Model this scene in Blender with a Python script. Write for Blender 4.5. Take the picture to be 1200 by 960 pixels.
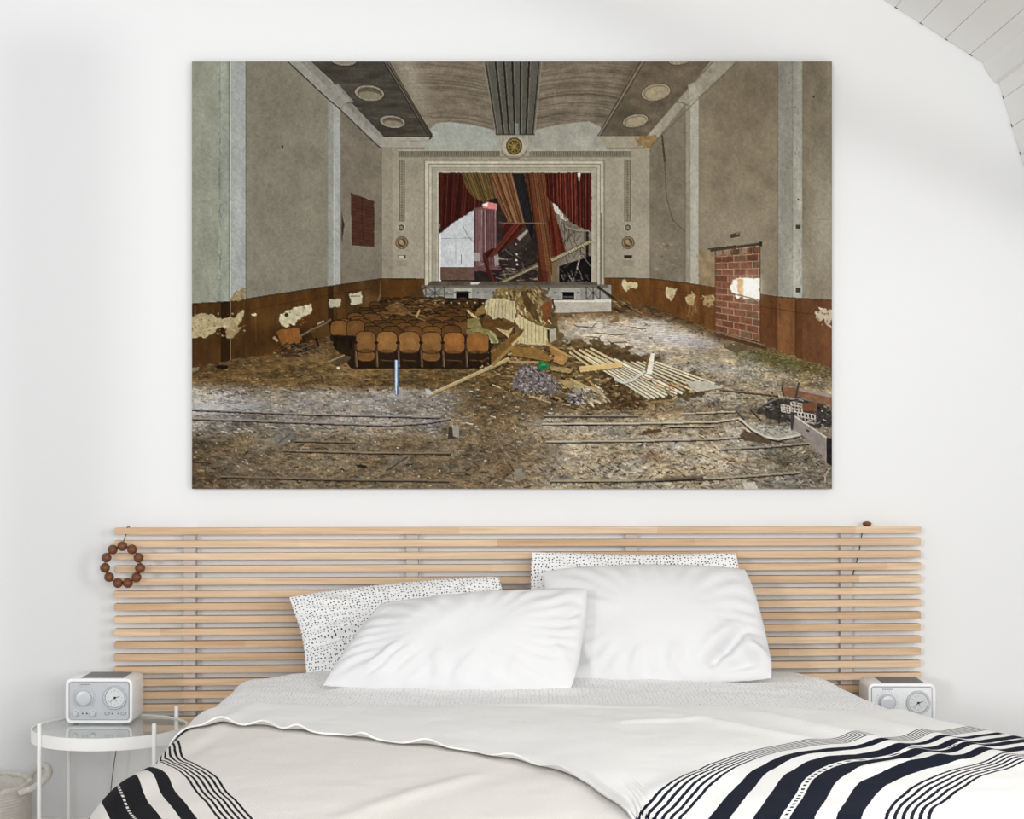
import bpy, bmesh, math, random
import numpy as np
from mathutils import Vector, Matrix, noise as mnoise

for o in list(bpy.data.objects):
    bpy.data.objects.remove(o)
scene = bpy.context.scene
COL = scene.collection
PI = math.pi

# ------------------------------------------------------------------ camera
CAM_D, CAM_Z, FPX = 5.2, 1.25, 2026.0       # distance to wall, eye height, focal length in px of a 1200 px frame
cam_data = bpy.data.cameras.new('camera')
cam = bpy.data.objects.new('camera', cam_data)
COL.objects.link(cam)
cam.location = (0, -CAM_D, CAM_Z)
cam.rotation_euler = (PI / 2, 0, 0)
cam_data.sensor_fit = 'HORIZONTAL'
cam_data.sensor_width = 36.0
cam_data.lens = 36.0 * FPX / 1200.0
cam_data.shift_y = 40.0 / 1200.0
cam_data.clip_end = 50
scene.camera = cam

# ------------------------------------------------------------------ world, lights, exposure
world = bpy.data.worlds.new('World')
scene.world = world
world.use_nodes = True
wbg = world.node_tree.nodes['Background']
wbg.inputs[0].default_value = (0.98, 0.99, 1.0, 1)
wbg.inputs[1].default_value = 0.58

def area_light(name, loc, target, sx, sy, power, col):
    d = bpy.data.lights.new(name, 'AREA')
    d.shape = 'RECTANGLE'; d.size = sx; d.size_y = sy
    d.energy = power; d.color = col
    o = bpy.data.objects.new(name, d)
    COL.objects.link(o)
    o.location = loc
    o.rotation_euler = (Vector(target) - Vector(loc)).to_track_quat('-Z', 'Y').to_euler()
    return o

# roof window in the steep slope on the right, nearer the camera than the planks in view
area_light('window_right_offscreen', (1.70, -3.25, 1.50), (0.744, -3.25, 1.21), 1.1, 1.2, 44, (1.0, 0.985, 0.965))
# the window wall behind the camera
area_light('window_front_offscreen', (0.7, -6.5, 1.75), (0.7, 0.0, 1.75), 2.6, 1.5, 135, (1.0, 0.995, 0.99))

# weak low sun coming in from the window side
sd = bpy.data.lights.new('sun_offscreen', 'SUN')
sd.energy = 0.46; sd.angle = math.radians(5.0); sd.color = (1.0, 0.99, 0.97)
sun = bpy.data.objects.new('sun_offscreen', sd); COL.objects.link(sun)
sun.rotation_euler = Vector((0.427, 1.0, -0.136)).to_track_quat('-Z', 'Y').to_euler()

vs = scene.view_settings
vs.view_transform = 'Standard'
vs.look = 'None'
vs.exposure = -0.02
vs.gamma = 1.0
vs.use_curve_mapping = False

# ------------------------------------------------------------------ helpers
def s2l(c):
    c = c / 255.0
    return c / 12.92 if c <= 0.04045 else ((c + 0.055) / 1.055) ** 2.4

def rgb(r, g, b):
    return (s2l(r), s2l(g), s2l(b), 1.0)

def at(px, py, d):
    """point at distance d in front of the camera, for a place read off the photograph"""
    return Vector(((px - 600.0) * d / FPX, d - CAM_D, CAM_Z - (py - 520.0) * d / FPX))

def mat(name, color, rough=0.6, spec=0.3, metal=0.0, bump=0.0, bump_scale=60.0, vary=0.0, vary_scale=4.0, coords='Object', sheen=0.0):
    m = bpy.data.materials.new(name)
    m.use_nodes = True
    nt = m.node_tree
    b = nt.nodes['Principled BSDF']
    b.inputs['Base Color'].default_value = color
    b.inputs['Roughness'].default_value = rough
    b.inputs['Specular IOR Level'].default_value = spec
    b.inputs['Metallic'].default_value = metal
    if sheen:
        b.inputs['Sheen Weight'].default_value = sheen
    tc = nt.nodes.new('ShaderNodeTexCoord')
    if vary > 0:
        n = nt.nodes.new('ShaderNodeTexNoise')
        n.inputs['Scale'].default_value = vary_scale
        n.inputs['Detail'].default_value = 4
        nt.links.new(tc.outputs[coords], n.inputs['Vector'])
        mx = nt.nodes.new('ShaderNodeMix'); mx.data_type = 'RGBA'
        mx.inputs['A'].default_value = tuple(v * (1 - vary) for v in color[:3]) + (1,)
        mx.inputs['B'].default_value = tuple(min(1, v * (1 + vary * 0.6)) for v in color[:3]) + (1,)
        nt.links.new(n.outputs['Fac'], mx.inputs['Factor'])
        nt.links.new(mx.outputs['Result'], b.inputs['Base Color'])
    if bump > 0:
        n2 = nt.nodes.new('ShaderNodeTexNoise')
        n2.inputs['Scale'].default_value = bump_scale
        n2.inputs['Detail'].default_value = 5
        nt.links.new(tc.outputs[coords], n2.inputs['Vector'])
        bp = nt.nodes.new('ShaderNodeBump')
        bp.inputs['Strength'].default_value = bump
        bp.inputs['Distance'].default_value = 0.01
        nt.links.new(n2.outputs['Fac'], bp.inputs['Height'])
        nt.links.new(bp.outputs['Normal'], b.inputs['Normal'])
    return m

def link(name, me, m, parent=None, smooth=False):
    o = bpy.data.objects.new(name, me)
    COL.objects.link(o)
    if m is not None:
        me.materials.append(m)
    if smooth:
        me.polygons.foreach_set('use_smooth', [True] * len(me.polygons))
    if parent is not None:
        o.parent = parent
    return o

def from_bm(name, bm, m, parent=None, smooth=False):
    me = bpy.data.meshes.new(name)
    bmesh.ops.recalc_face_normals(bm, faces=bm.faces[:])
    bm.to_mesh(me); bm.free()
    return link(name, me, m, parent, smooth)

def tag(o, label=None, cat=None, group=None, kind=None):
    if label: o['label'] = label
    if cat: o['category'] = cat
    if group: o['group'] = group
    if kind: o['kind'] = kind
    return o

def thing(name, loc, label, cat, group=None):
    o = bpy.data.objects.new(name, None)
    COL.objects.link(o)
    o.location = loc
    o.empty_display_size = 0.05
    return tag(o, label, cat, group)

def bm_box(bm, x0, x1, y0, y1, z0, z1, bev=0.0):
    r = bmesh.ops.create_cube(bm, size=1.0)
    vs_ = r['verts']
    for v in vs_:
        v.co = Vector(((x0 + x1) / 2 + v.co.x * (x1 - x0), (y0 + y1) / 2 + v.co.y * (y1 - y0), (z0 + z1) / 2 + v.co.z * (z1 - z0)))
    if bev > 0:
        es = list({e for v in vs_ for e in v.link_edges})
        bmesh.ops.bevel(bm, geom=es, offset=bev, segments=2, affect='EDGES', profile=0.5)

def box(name, x0, x1, y0, y1, z0, z1, m, parent=None, bev=0.0):
    bm = bmesh.new(); bm_box(bm, x0, x1, y0, y1, z0, z1, bev)
    return from_bm(name, bm, m, parent)

def loft(bm, loops, cap0=True, cap1=True, closed=True):
    rows = [[bm.verts.new(p) for p in lp] for lp in loops]
    n = len(rows[0])
    for a, b in zip(rows[:-1], rows[1:]):
        for i in range(n if closed else n - 1):
            j = (i + 1) % n
            bm.faces.new((a[i], a[j], b[j], b[i]))
    if cap0: bm.faces.new(rows[0][::-1])
    if cap1: bm.faces.new(rows[-1])
    return rows

def rr(w, h, r, y, seg=6, cx=0.0, cz=0.0):
    """rounded rectangle loop in the xz plane at depth y"""
    pts = []
    for sx, sz, a0 in ((1, 1, 0), (-1, 1, 90), (-1, -1, 180), (1, -1, 270)):
        for k in range(seg + 1):
            a = math.radians(a0 + 90 * k / seg)
            pts.append((cx + sx * (w / 2 - r) + r * math.cos(a), y, cz + sz * (h / 2 - r) + r * math.sin(a)))
    return pts

def circ(rx, rz, y, n=28, cx=0.0, cz=0.0):
    return [(cx + rx * math.cos(2 * PI * k / n), y, cz + rz * math.sin(2 * PI * k / n)) for k in range(n)]

def lathe_y(bm, prof, n=28, cx=0.0, cz=0.0):
    """profile of (radius, y)"""
    loft(bm, [circ(r, r, y, n, cx, cz) for r, y in prof])

def lathe_z(bm, prof, n=32, cx=0.0, cy=0.0, cap0=True, cap1=True):
    loft(bm, [[(cx + r * math.cos(2 * PI * k / n), cy + r * math.sin(2 * PI * k / n), z) for k in range(n)] for r, z in prof], cap0, cap1)

def tube(bm, pts, rad, n=8, caps=True):
    pts = [Vector(p) for p in pts]
    loops = []
    prev = None
    for i, p in enumerate(pts):
        t = (pts[min(i + 1, len(pts) - 1)] - pts[max(i - 1, 0)]).normalized()
        if prev is None:
            a = Vector((0, 0, 1)) if abs(t.z) < 0.9 else Vector((1, 0, 0))
            u = t.cross(a).normalized()
        else:
            u = (prev - t * prev.dot(t)).normalized()
        prev = u
        w = t.cross(u)
        r = rad(i / (len(pts) - 1)) if callable(rad) else rad
        loops.append([p + (u * math.cos(2 * PI * k / n) + w * math.sin(2 * PI * k / n)) * r for k in range(n)])
    loft(bm, loops, caps, caps)

def spline(pts, n=10):
    """Catmull-Rom through points"""
    P = [Vector(p) for p in pts]
    P = [P[0] * 2 - P[1]] + P + [P[-1] * 2 - P[-2]]
    out = []
    for i in range(1, len(P) - 2):
        a, b, c, d = P[i - 1], P[i], P[i + 1], P[i + 2]
        for k in range(n):
            t = k / n
            out.append(0.5 * ((2 * b) + (c - a) * t + (2 * a - 5 * b + 4 * c - d) * t * t + (3 * b - a - 3 * c + d) * t ** 3))
    out.append(P[-2])
    return out

def grid_mesh(name, V, uv=None, attrs=None):
    """V: (rows, cols, 3) numpy array -> quad grid mesh"""
    nr, nc = V.shape[:2]
    me = bpy.data.meshes.new(name)
    idx = np.arange(nr * nc, dtype=np.int32).reshape(nr, nc)
    q = np.stack([idx[:-1, :-1], idx[:-1, 1:], idx[1:, 1:], idx[1:, :-1]], -1).reshape(-1, 4)
    me.vertices.add(nr * nc)
    me.vertices.foreach_set('co', np.ascontiguousarray(V, dtype=np.float32).ravel())
    me.loops.add(q.size)
    me.loops.foreach_set('vertex_index', q.ravel())
    me.polygons.add(len(q))
    me.polygons.foreach_set('loop_start', np.arange(0, q.size, 4, dtype=np.int32))
    me.polygons.foreach_set('loop_total', np.full(len(q), 4, dtype=np.int32))
    me.update(calc_edges=True)
    if uv is not None:
        l = me.uv_layers.new(name='UVMap')
        l.data.foreach_set('uv', np.ascontiguousarray(uv.reshape(-1, 2)[q.ravel()], dtype=np.float32).ravel())
    for k, a in (attrs or {}).items():
        at_ = me.attributes.new(k, 'FLOAT', 'POINT')
        at_.data.foreach_set('value', np.ascontiguousarray(a, dtype=np.float32).ravel())
    me.validate()
    return me

class Noise2:
    """tiling-free value noise on numpy arrays"""
    def __init__(self, seed, n=256):
        self.g = np.random.RandomState(seed).rand(n, n); self.n = n
    def __call__(self, x, y):
        xi = np.floor(x).astype(int); yi = np.floor(y).astype(int)
        fx = x - xi; fy = y - yi
        fx = fx * fx * (3 - 2 * fx); fy = fy * fy * (3 - 2 * fy)
        n = self.n; g = self.g
        a = g[yi % n, xi % n]; b = g[yi % n, (xi + 1) % n]; c = g[(yi + 1) % n, xi % n]; d = g[(yi + 1) % n, (xi + 1) % n]
        return (a * (1 - fx) + b * fx) * (1 - fy) + (c * (1 - fx) + d * fx) * fy
    def fbm(self, x, y, oct=4):
        v = 0; a = 0.5; s = 0
        for k in range(oct):
            v = v + a * self(x * 2 ** k + 17.3 * k, y * 2 ** k + 5.1 * k); s += a; a *= 0.5
        return v / s * 2 - 1

def smooth(a, b, x):
    t = np.clip((x - a) / (b - a), 0, 1)
    return t * t * (3 - 2 * t)

# ------------------------------------------------------------------ materials
M = {}
M['wall'] = mat('wall_paint', rgb(234, 235, 236), 0.75, 0.2, bump=0.05, bump_scale=18, vary=0.01, vary_scale=1.5)
M['plank_white'] = mat('whitewashed_plank', rgb(243, 242, 239), 0.7, 0.2, bump=0.06, bump_scale=14, vary=0.02, vary_scale=3)
M['gap'] = mat('dark_joint', rgb(205, 202, 196), 0.9, 0.1, vary=0.2, vary_scale=20)
M['knot'] = mat('dark_knot', rgb(60, 55, 52), 0.9, 0.1, vary=0.2, vary_scale=60)
M['trim'] = mat('white_trim_paint', rgb(238, 237, 234), 0.5, 0.3, bump=0.03, bump_scale=20)
M['floor'] = mat('pale_floorboards', rgb(230, 226, 220), 0.5, 0.3, bump=0.05, bump_scale=8, vary=0.1, vary_scale=2)
M['white_metal'] = mat('white_lacquered_metal', rgb(240, 240, 238), 0.35, 0.45, bump=0.01, bump_scale=80)
M['canvas'] = mat('canvas_edge', rgb(120, 112, 100), 0.9, 0.1, bump=0.1, bump_scale=300, vary=0.2, vary_scale=8)
M['batten'] = mat('batten_wood', rgb(208, 204, 200), 0.6, 0.2, bump=0.05, bump_scale=40, vary=0.06, vary_scale=12)
M['bead'] = mat('dark_wood_bead', rgb(112, 66, 38), 0.38, 0.4, bump=0.08, bump_scale=70, vary=0.35, vary_scale=45)
M['cord'] = mat('dark_cord', rgb(62, 56, 52), 0.9, 0.1, bump=0.2, bump_scale=400)
M['radio_white'] = mat('white_gloss_plastic', rgb(244, 245, 246), 0.25, 0.5, bump=0.005, bump_scale=50)
M['radio_panel'] = mat('silver_grey_panel', rgb(190, 193, 198), 0.4, 0.45, metal=0.15, bump=0.02, bump_scale=300)
M['radio_panel_w'] = mat('pale_silver_panel', rgb(226, 228, 230), 0.4, 0.45, bump=0.02, bump_scale=300)
M['chrome'] = mat('satin_chrome', rgb(205, 208, 212), 0.25, 0.5, metal=0.7, bump=0.01, bump_scale=100)
M['knob_grey'] = mat('silver_knob', rgb(196, 199, 203), 0.35, 0.5, metal=0.2, bump=0.01, bump_scale=100)
M['dial'] = mat('clock_dial_white', rgb(214, 216, 218), 0.5, 0.3, bump=0.01, bump_scale=100)
M['black'] = mat('black_plastic', rgb(30, 30, 32), 0.5, 0.3, bump=0.02, bump_scale=100)
M['grey_mark'] = mat('grey_print', rgb(120, 122, 126), 0.6, 0.2, bump=0.01, bump_scale=100)
M['grille'] = mat('dark_grey_grille', rgb(120, 120, 122), 0.5, 0.4, bump=0.2, bump_scale=500)
M['cable'] = mat('brown_cable', rgb(130, 118, 104), 0.6, 0.3, bump=0.02, bump_scale=100)
M['rope'] = mat('pale_rope', rgb(222, 217, 208), 0.9, 0.1, bump=0.3, bump_scale=220, vary=0.15, vary_scale=70)
M['mattress'] = mat('mattress_ticking', rgb(238, 238, 238), 0.9, 0.1, bump=0.1, bump_scale=120)

def glass_mat():
    m = bpy.data.materials.new('clear_glass')
    m.use_nodes = True
    b = m.node_tree.nodes['Principled BSDF']
    b.inputs['Base Color'].default_value = (0.90, 0.93, 0.91, 1)
    b.inputs['Roughness'].default_value = 0.05
    b.inputs['IOR'].default_value = 1.45
    b.inputs['Transmission Weight'].default_value = 0.85
    return m
M['glass'] = glass_mat()

def wood_mat():
    m = bpy.data.materials.new('pale_birch_slat')
    m.use_nodes = True
    nt = m.node_tree; N = nt.nodes; L = nt.links
    b = N['Principled BSDF']
    b.inputs['Roughness'].default_value = 0.55
    b.inputs['Specular IOR Level'].default_value = 0.25
    tc = N.new('ShaderNodeTexCoord'); oi = N.new('ShaderNodeObjectInfo')
    sep = N.new('ShaderNodeSeparateXYZ'); L.new(tc.outputs['Object'], sep.inputs[0])
    off = N.new('ShaderNodeMath'); off.operation = 'MULTIPLY_ADD'
    L.new(oi.outputs['Random'], off.inputs[0]); off.inputs[1].default_value = 7.3; L.new(sep.outputs['X'], off.inputs[2])
    seg = N.new('ShaderNodeMath'); seg.operation = 'MULTIPLY'; L.new(off.outputs[0], seg.inputs[0]); seg.inputs[1].default_value = 1.7
    fl = N.new('ShaderNodeMath'); fl.operation = 'FLOOR'; L.new(seg.outputs[0], fl.inputs[0])
    ad = N.new('ShaderNodeMath'); ad.operation = 'MULTIPLY_ADD'; L.new(oi.outputs['Random'], ad.inputs[0]); ad.inputs[1].default_value = 91.7; L.new(fl.outputs[0], ad.inputs[2])
    wn = N.new('ShaderNodeTexWhiteNoise'); wn.noise_dimensions = '1D'; L.new(ad.outputs[0], wn.inputs['W'])
    ramp = N.new('ShaderNodeValToRGB')
    ramp.color_ramp.elements[0].color = rgb(206, 172, 136); ramp.color_ramp.elements[1].color = rgb(230, 203, 172)
    L.new(wn.outputs['Value'], ramp.inputs[0])
    mp = N.new('ShaderNodeMapping'); mp.inputs['Scale'].default_value = (3.0, 60, 90)
    comb = N.new('ShaderNodeVectorMath'); comb.operation = 'ADD'
    L.new(tc.outputs['Object'], comb.inputs[0]); L.new(oi.outputs['Random'], comb.inputs[1])
    L.new(comb.outputs[0], mp.inputs[0])
    ns = N.new('ShaderNodeTexNoise'); ns.inputs['Scale'].default_value = 1.6; ns.inputs['Detail'].default_value = 6
    L.new(mp.outputs[0], ns.inputs['Vector'])
    mx = N.new('ShaderNodeMix'); mx.data_type = 'RGBA'; mx.blend_type = 'MULTIPLY'
    mx.inputs['Factor'].default_value = 1.0
    r2 = N.new('ShaderNodeValToRGB')
    r2.color_ramp.elements[0].position = 0.3; r2.color_ramp.elements[0].color = (0.80, 0.77, 0.74, 1)
    r2.color_ramp.elements[1].position = 0.62; r2.color_ramp.elements[1].color = (1, 1, 1, 1)
    L.new(ns.outputs['Fac'], r2.inputs[0])
    L.new(ramp.outputs[0], mx.inputs['A']); L.new(r2.outputs[0], mx.inputs['B'])
    L.new(mx.outputs['Result'], b.inputs['Base Color'])
    bp = N.new('ShaderNodeBump'); bp.inputs['Strength'].default_value = 0.1; bp.inputs['Distance'].default_value = 0.005
    L.new(ns.outputs['Fac'], bp.inputs['Height']); L.new(bp.outputs['Normal'], b.inputs['Normal'])
    return m
M['slat'] = wood_mat()

def fabric_mat(name, color, dots=False, weave=900.0, bump=0.15, d0=0.155, d1=0.08, dscale=98.0):
    m = bpy.data.materials.new(name)
    m.use_nodes = True
    nt = m.node_tree; N = nt.nodes; L = nt.links
    b = N['Principled BSDF']
    b.inputs['Roughness'].default_value = 0.85
    b.inputs['Specular IOR Level'].default_value = 0.15
    b.inputs['Sheen Weight'].default_value = 0.08
    b.inputs['Base Color'].default_value = color
    uv = N.new('ShaderNodeUVMap'); uv.uv_map = 'UVMap'
    if dots:
        wob = N.new('ShaderNodeTexNoise'); wob.inputs['Scale'].default_value = 25; L.new(uv.outputs[0], wob.inputs['Vector'])
        vor = N.new('ShaderNodeTexVoronoi'); vor.voronoi_dimensions = '2D'; vor.feature = 'F1'
        vor.inputs['Scale'].default_value = dscale
        vor.inputs['Randomness'].default_value = 0.6
        L.new(uv.outputs[0], vor.inputs['Vector'])
        wn = N.new('ShaderNodeTexWhiteNoise'); wn.noise_dimensions = '3D'; L.new(vor.outputs['Color'], wn.inputs['Vector'])
        th = N.new('ShaderNodeMath'); th.operation = 'MULTIPLY_ADD'
        L.new(wn.outputs['Value'], th.inputs[0]); th.inputs[1].default_value = d1; th.inputs[2].default_value = d0
        lt = N.new('ShaderNodeMath'); lt.operation = 'LESS_THAN'
        L.new(vor.outputs['Distance'], lt.inputs[0]); L.new(th.outputs[0], lt.inputs[1])
        mx = N.new('ShaderNodeMix'); mx.data_type = 'RGBA'
        mx.inputs['A'].default_value = color; mx.inputs['B'].default_value = rgb(38, 38, 46)
        L.new(lt.outputs[0], mx.inputs['Factor'])
        L.new(mx.outputs['Result'], b.inputs['Base Color'])
    ns = N.new('ShaderNodeTexNoise'); ns.inputs['Scale'].default_value = 14; ns.inputs['Detail'].default_value = 3
    L.new(uv.outputs[0], ns.inputs['Vector'])
    wv = N.new('ShaderNodeTexNoise'); wv.inputs['Scale'].default_value = weave
    L.new(uv.outputs[0], wv.inputs['Vector'])
    ma = N.new('ShaderNodeMath'); ma.operation = 'MULTIPLY_ADD'
    L.new(wv.outputs['Fac'], ma.inputs[0]); ma.inputs[1].default_value = 0.12; L.new(ns.outputs['Fac'], ma.inputs[2])
    bp = N.new('ShaderNodeBump'); bp.inputs['Strength'].default_value = bump; bp.inputs['Distance'].default_value = 0.01
    L.new(ma.outputs[0], bp.inputs['Height']); L.new(bp.outputs['Normal'], b.inputs['Normal'])
    return m
M['dotted'] = fabric_mat('dotted_cotton', rgb(238, 238, 238), dots=True)
M['dotted_cover'] = fabric_mat('dotted_cotton_cover', rgb(240, 240, 240), dots=True, d0=0.065, d1=0.085, dscale=90.0)
M['cotton'] = fabric_mat('white_cotton', rgb(221, 221, 222))

def throw_mat(name, base, stripe, joined=False):
    """woven throw: stripes from the cloth coordinate p (across) and t (along)"""
    m = bpy.data.materials.new(name)
    m.use_nodes = True
    nt = m.node_tree; N = nt.nodes; L = nt.links
    b = N['Principled BSDF']
    b.inputs['Roughness'].default_value = 0.9
    b.inputs['Specular IOR Level'].default_value = 0.1
    ap = N.new('ShaderNodeAttribute'); ap.attribute_name = 'p'
    at_ = N.new('ShaderNodeAttribute'); at_.attribute_name = 't'
    def mth(op, a, b_=None):
        n = N.new('ShaderNodeMath'); n.operation = op
        for i, v in enumerate((a, b_)):
            if v is None: continue
            if isinstance(v, (int, float)): n.inputs[i].default_value = v
            else: L.new(v, n.inputs[i])
        return n.outputs[0]
    uv = N.new('ShaderNodeUVMap'); uv.uv_map = 'UVMap'
    wob = N.new('ShaderNodeTexNoise'); wob.inputs['Scale'].default_value = 60
    L.new(uv.outputs[0], wob.inputs['Vector'])
    p = mth('ADD', ap.outputs['Fac'], mth('MULTIPLY', mth('SUBTRACT', wob.outputs['Fac'], 0.5), 0.003))
    def band(lo, hi): return mth('MULTIPLY', mth('GREATER_THAN', p, lo), mth('LESS_THAN', p, hi))
    def thin(p0):
        per = 0.0138
        fr = mth('FRACT', mth('DIVIDE', mth('ADD', mth('SUBTRACT', p, p0), 0.0032), per))
        return mth('MULTIPLY', mth('LESS_THAN', fr, 0.46), band(p0 - 0.0035, p0 + 5 * per + 0.004))
    tick = mth('FRACT', mth('MULTIPLY', at_.outputs['Fac'], 44.0))
    tot = thin(0.0)
    if joined:      # one broad band with a row of white stitches
        wide = mth('SUBTRACT', band(0.193, 0.293), mth('MULTIPLY', band(0.241, 0.247), mth('LESS_THAN', tick, 0.62)))
        parts_ = (band(0.117, 0.153), wide, band(0.333, 0.376), thin(0.418))
    else:           # two bands with a row of dark stitches between them
        parts_ = (band(0.117, 0.153), band(0.193, 0.239), band(0.2545, 0.297), band(0.333, 0.376), thin(0.418),
                  mth('MULTIPLY', band(0.2440, 0.2500), mth('LESS_THAN', tick, 0.45)))
    for e in parts_:
        tot = mth('MAXIMUM', tot, e)
    mx = N.new('ShaderNodeMix'); mx.data_type = 'RGBA'
    cn = N.new('ShaderNodeTexNoise'); cn.inputs['Scale'].default_value = 260; L.new(uv.outputs[0], cn.inputs['Vector'])
    sc = N.new('ShaderNodeMix'); sc.data_type = 'RGBA'
    sc.inputs['A'].default_value = tuple(v * 0.6 for v in stripe[:3]) + (1,); sc.inputs['B'].default_value = tuple(v * 1.7 for v in stripe[:3]) + (1,)
    L.new(cn.outputs['Fac'], sc.inputs['Factor'])
    bc = N.new('ShaderNodeMix'); bc.data_type = 'RGBA'
    bc.inputs['A'].default_value = tuple(v * 0.86 for v in base[:3]) + (1,); bc.inputs['B'].default_value = tuple(min(1, v * 1.08) for v in base[:3]) + (1,)
    L.new(cn.outputs['Fac'], bc.inputs['Factor'])
    L.new(bc.outputs['Result'], mx.inputs['A']); L.new(sc.outputs['Result'], mx.inputs['B'])
    L.new(tot, mx.inputs['Factor'])
    L.new(mx.outputs['Result'], b.inputs['Base Color'])
    # fine diagonal weave
    wv = N.new('ShaderNodeTexWave'); wv.inputs['Scale'].default_value = 70; wv.inputs['Distortion'].default_value = 1.5
    wv.bands_direction = 'DIAGONAL'
    L.new(uv.outputs[0], wv.inputs['Vector'])
    bp = N.new('ShaderNodeBump'); bp.inputs['Strength'].default_value = 0.25; bp.inputs['Distance'].default_value = 0.002
    L.new(wv.outputs['Fac'], bp.inputs['Height']); L.new(bp.outputs['Normal'], b.inputs['Normal'])
    return m
M['throw_low'] = throw_mat('natural_linen_stripes', rgb(234, 230, 224), rgb(22, 23, 27), True)
M['throw_up'] = throw_mat('cream_cotton_stripes', rgb(244, 243, 241), rgb(22, 27, 40))

# ------------------------------------------------------------------ the room
def st(o, label=None):
    o['kind'] = 'structure'
    return o

st(box('wall_back', -3.4, 3.2, 0.0, 0.12, 0.0, 4.3, M['wall']))
st(box('floor', -3.4, 3.2, -6.6, 0.0, -0.06, 0.0, M['floor']))
st(box('baseboard_back', -3.4, 2.1, -0.018, 0.0, 0.0, 0.128, M['trim'], bev=0.003))

# sloping plank ceiling, kinked at a purlin; the planks run from the back wall into the room
KX, KZ = 1.4517, 2.373
def slope(name, origin, direction, width, n_planks, normal):
    """planks laid side by side from the kink along direction, running along -y"""
    d = Vector(direction).normalized(); nrm = Vector(normal).normalized()
    root = bpy.data.objects.new(name, None); COL.objects.link(root); root['kind'] = 'structure'
    root.location = origin
    bm = bmesh.new()
    def quad_prism(bm, a0, a1, t0, t1, y0, y1):
        pts = []
        for y in (y0, y1):
            for a, t in ((a0, t0), (a1, t0), (a1, t1), (a0, t1)):
                v = d * a + nrm * t
                pts.append(bm.verts.new((v.x, y, v.z)))
        for f in ((0, 1, 2, 3), (7, 6, 5, 4), (0, 4, 5, 1), (1, 5, 6, 2), (2, 6, 7, 3), (3, 7, 4, 0)):
            bm.faces.new([pts[i] for i in f])
    quad_prism(bm, 0, width * n_planks, -0.05, -0.022, -2.1, 0.0)
    bk = from_bm('backing', bm, M['gap'], root)
    for k in range(n_planks):
        bm = bmesh.new()
        quad_prism(bm, k * width + 0.0006, (k + 1) * width - 0.0006, -0.02, 0.0, -2.1, -0.0035)
        from_bm('plank', bm, M['plank_white'], root)
        bm = bmesh.new()
        quad_prism(bm, (k + 1) * width - 0.009, (k + 1) * width + 0.002, -0.004, 0.001, -0.005, -0.0005)
        from_bm('joint_end', bm, M['knot'], root)
    return root
# upper slope rises to the left, lower slope falls steeply to the right
slope('ceiling', (KX, 0, KZ), (-0.845, 0, 0.535), 0.0885, 24, (-0.535, 0, -0.845))
slope('wall_right', (KX, 0, KZ), (0.2924, 0, -0.9563), 0.0885, 27, (-0.9563, 0, -0.2924))
# purlin boxed in at the kink
bm = bmesh.new()
prof = [(1.417, 2.395), (1.424, 2.372), (1.449, 2.338), (1.463, 2.336), (1.47, 2.39), (1.43, 2.41)]
loft(bm, [[(x, -0.002, z) for x, z in prof], [(x, -2.1, z) for x, z in prof]])
st(from_bm('trim_1', bm, M['trim']))

# unseen sloping rafter and post, added to cast soft shadows on the back wall
bm = bmesh.new()
u = Vector((2.75, 0, -1.23)).normalized(); w_ = Vector((-u.z, 0, u.x))
ra, rb = Vector((-1.9, -2.2, 3.425)), Vector((1.35, -2.2, 1.972))
loft(bm, [[p + w_ * a + Vector((0, b, 0)) for a, b in ((-0.075, -0.05), (0.075, -0.05), (0.075, 0.05), (-0.075, 0.05))] for p in (ra, rb)])
st(from_bm('shade_rafter', bm, M['trim']))
st(box('shade_post', -2.46, -2.16, -2.3, -2.1, 0.0, 2.78, M['trim'], bev=0.004))

# ------------------------------------------------------------------ headboard
hb = thing('slatted_headboard', (0.018, -0.05, 0.42), 'wide headboard of pale horizontal wooden slats fixed to the white wall', 'headboard')
HBY = -0.05
def hb_z(py):           # photo row -> height on the headboard's front plane
    return CAM_Z - (py - 520.0) * 5.13 / FPX
HX0, HX1 = (133.5 - 600) * 5.13 / FPX, (1080 - 600) * 5.13 / FPX
tops_l = [619 + 14.83 * k for k in range(16)]
tops_r = [617 + 14.32 * k for k in range(16)]
slat_h = 0.0200
slat_me = None
for k in range(16):
    zl, zr = hb_z(tops_l[k]) - slat_h / 2, hb_z(tops_r[k]) - slat_h / 2
    L_ = HX1 - HX0
    if slat_me is None:
        bm = bmesh.new()
        bm_box(bm, -L_ / 2, L_ / 2, -0.015, 0.015, -slat_h / 2, slat_h / 2, 0.0008)
        slat_me = bpy.data.meshes.new('slat'); bmesh.ops.recalc_face_normals(bm, faces=bm.faces[:]); bm.to_mesh(slat_me); bm.free()
        slat_me.materials.append(M['slat'])
    o = bpy.data.objects.new('slat', slat_me); COL.objects.link(o); o.parent = hb
    o.location = ((HX0 + HX1) / 2 - hb.location.x - 0.0008 * (k % 3), 0, (zl + zr) / 2 - hb.location.z)
    o.rotation_euler = (0, -math.atan2(zr - zl, L_), 0)
for px in (222, 483, 740, 992):
    x = (px - 600) * 5.165 / FPX
    bm = bmesh.new(); bm_box(bm, x - 0.018 - hb.location.x, x + 0.018 - hb.location.x, 0.0152, 0.0495, 0.0 - 0.02, hb_z(620) - hb.location.z, 0.001)
    from_bm('batten', bm, M['batten'], hb)

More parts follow.
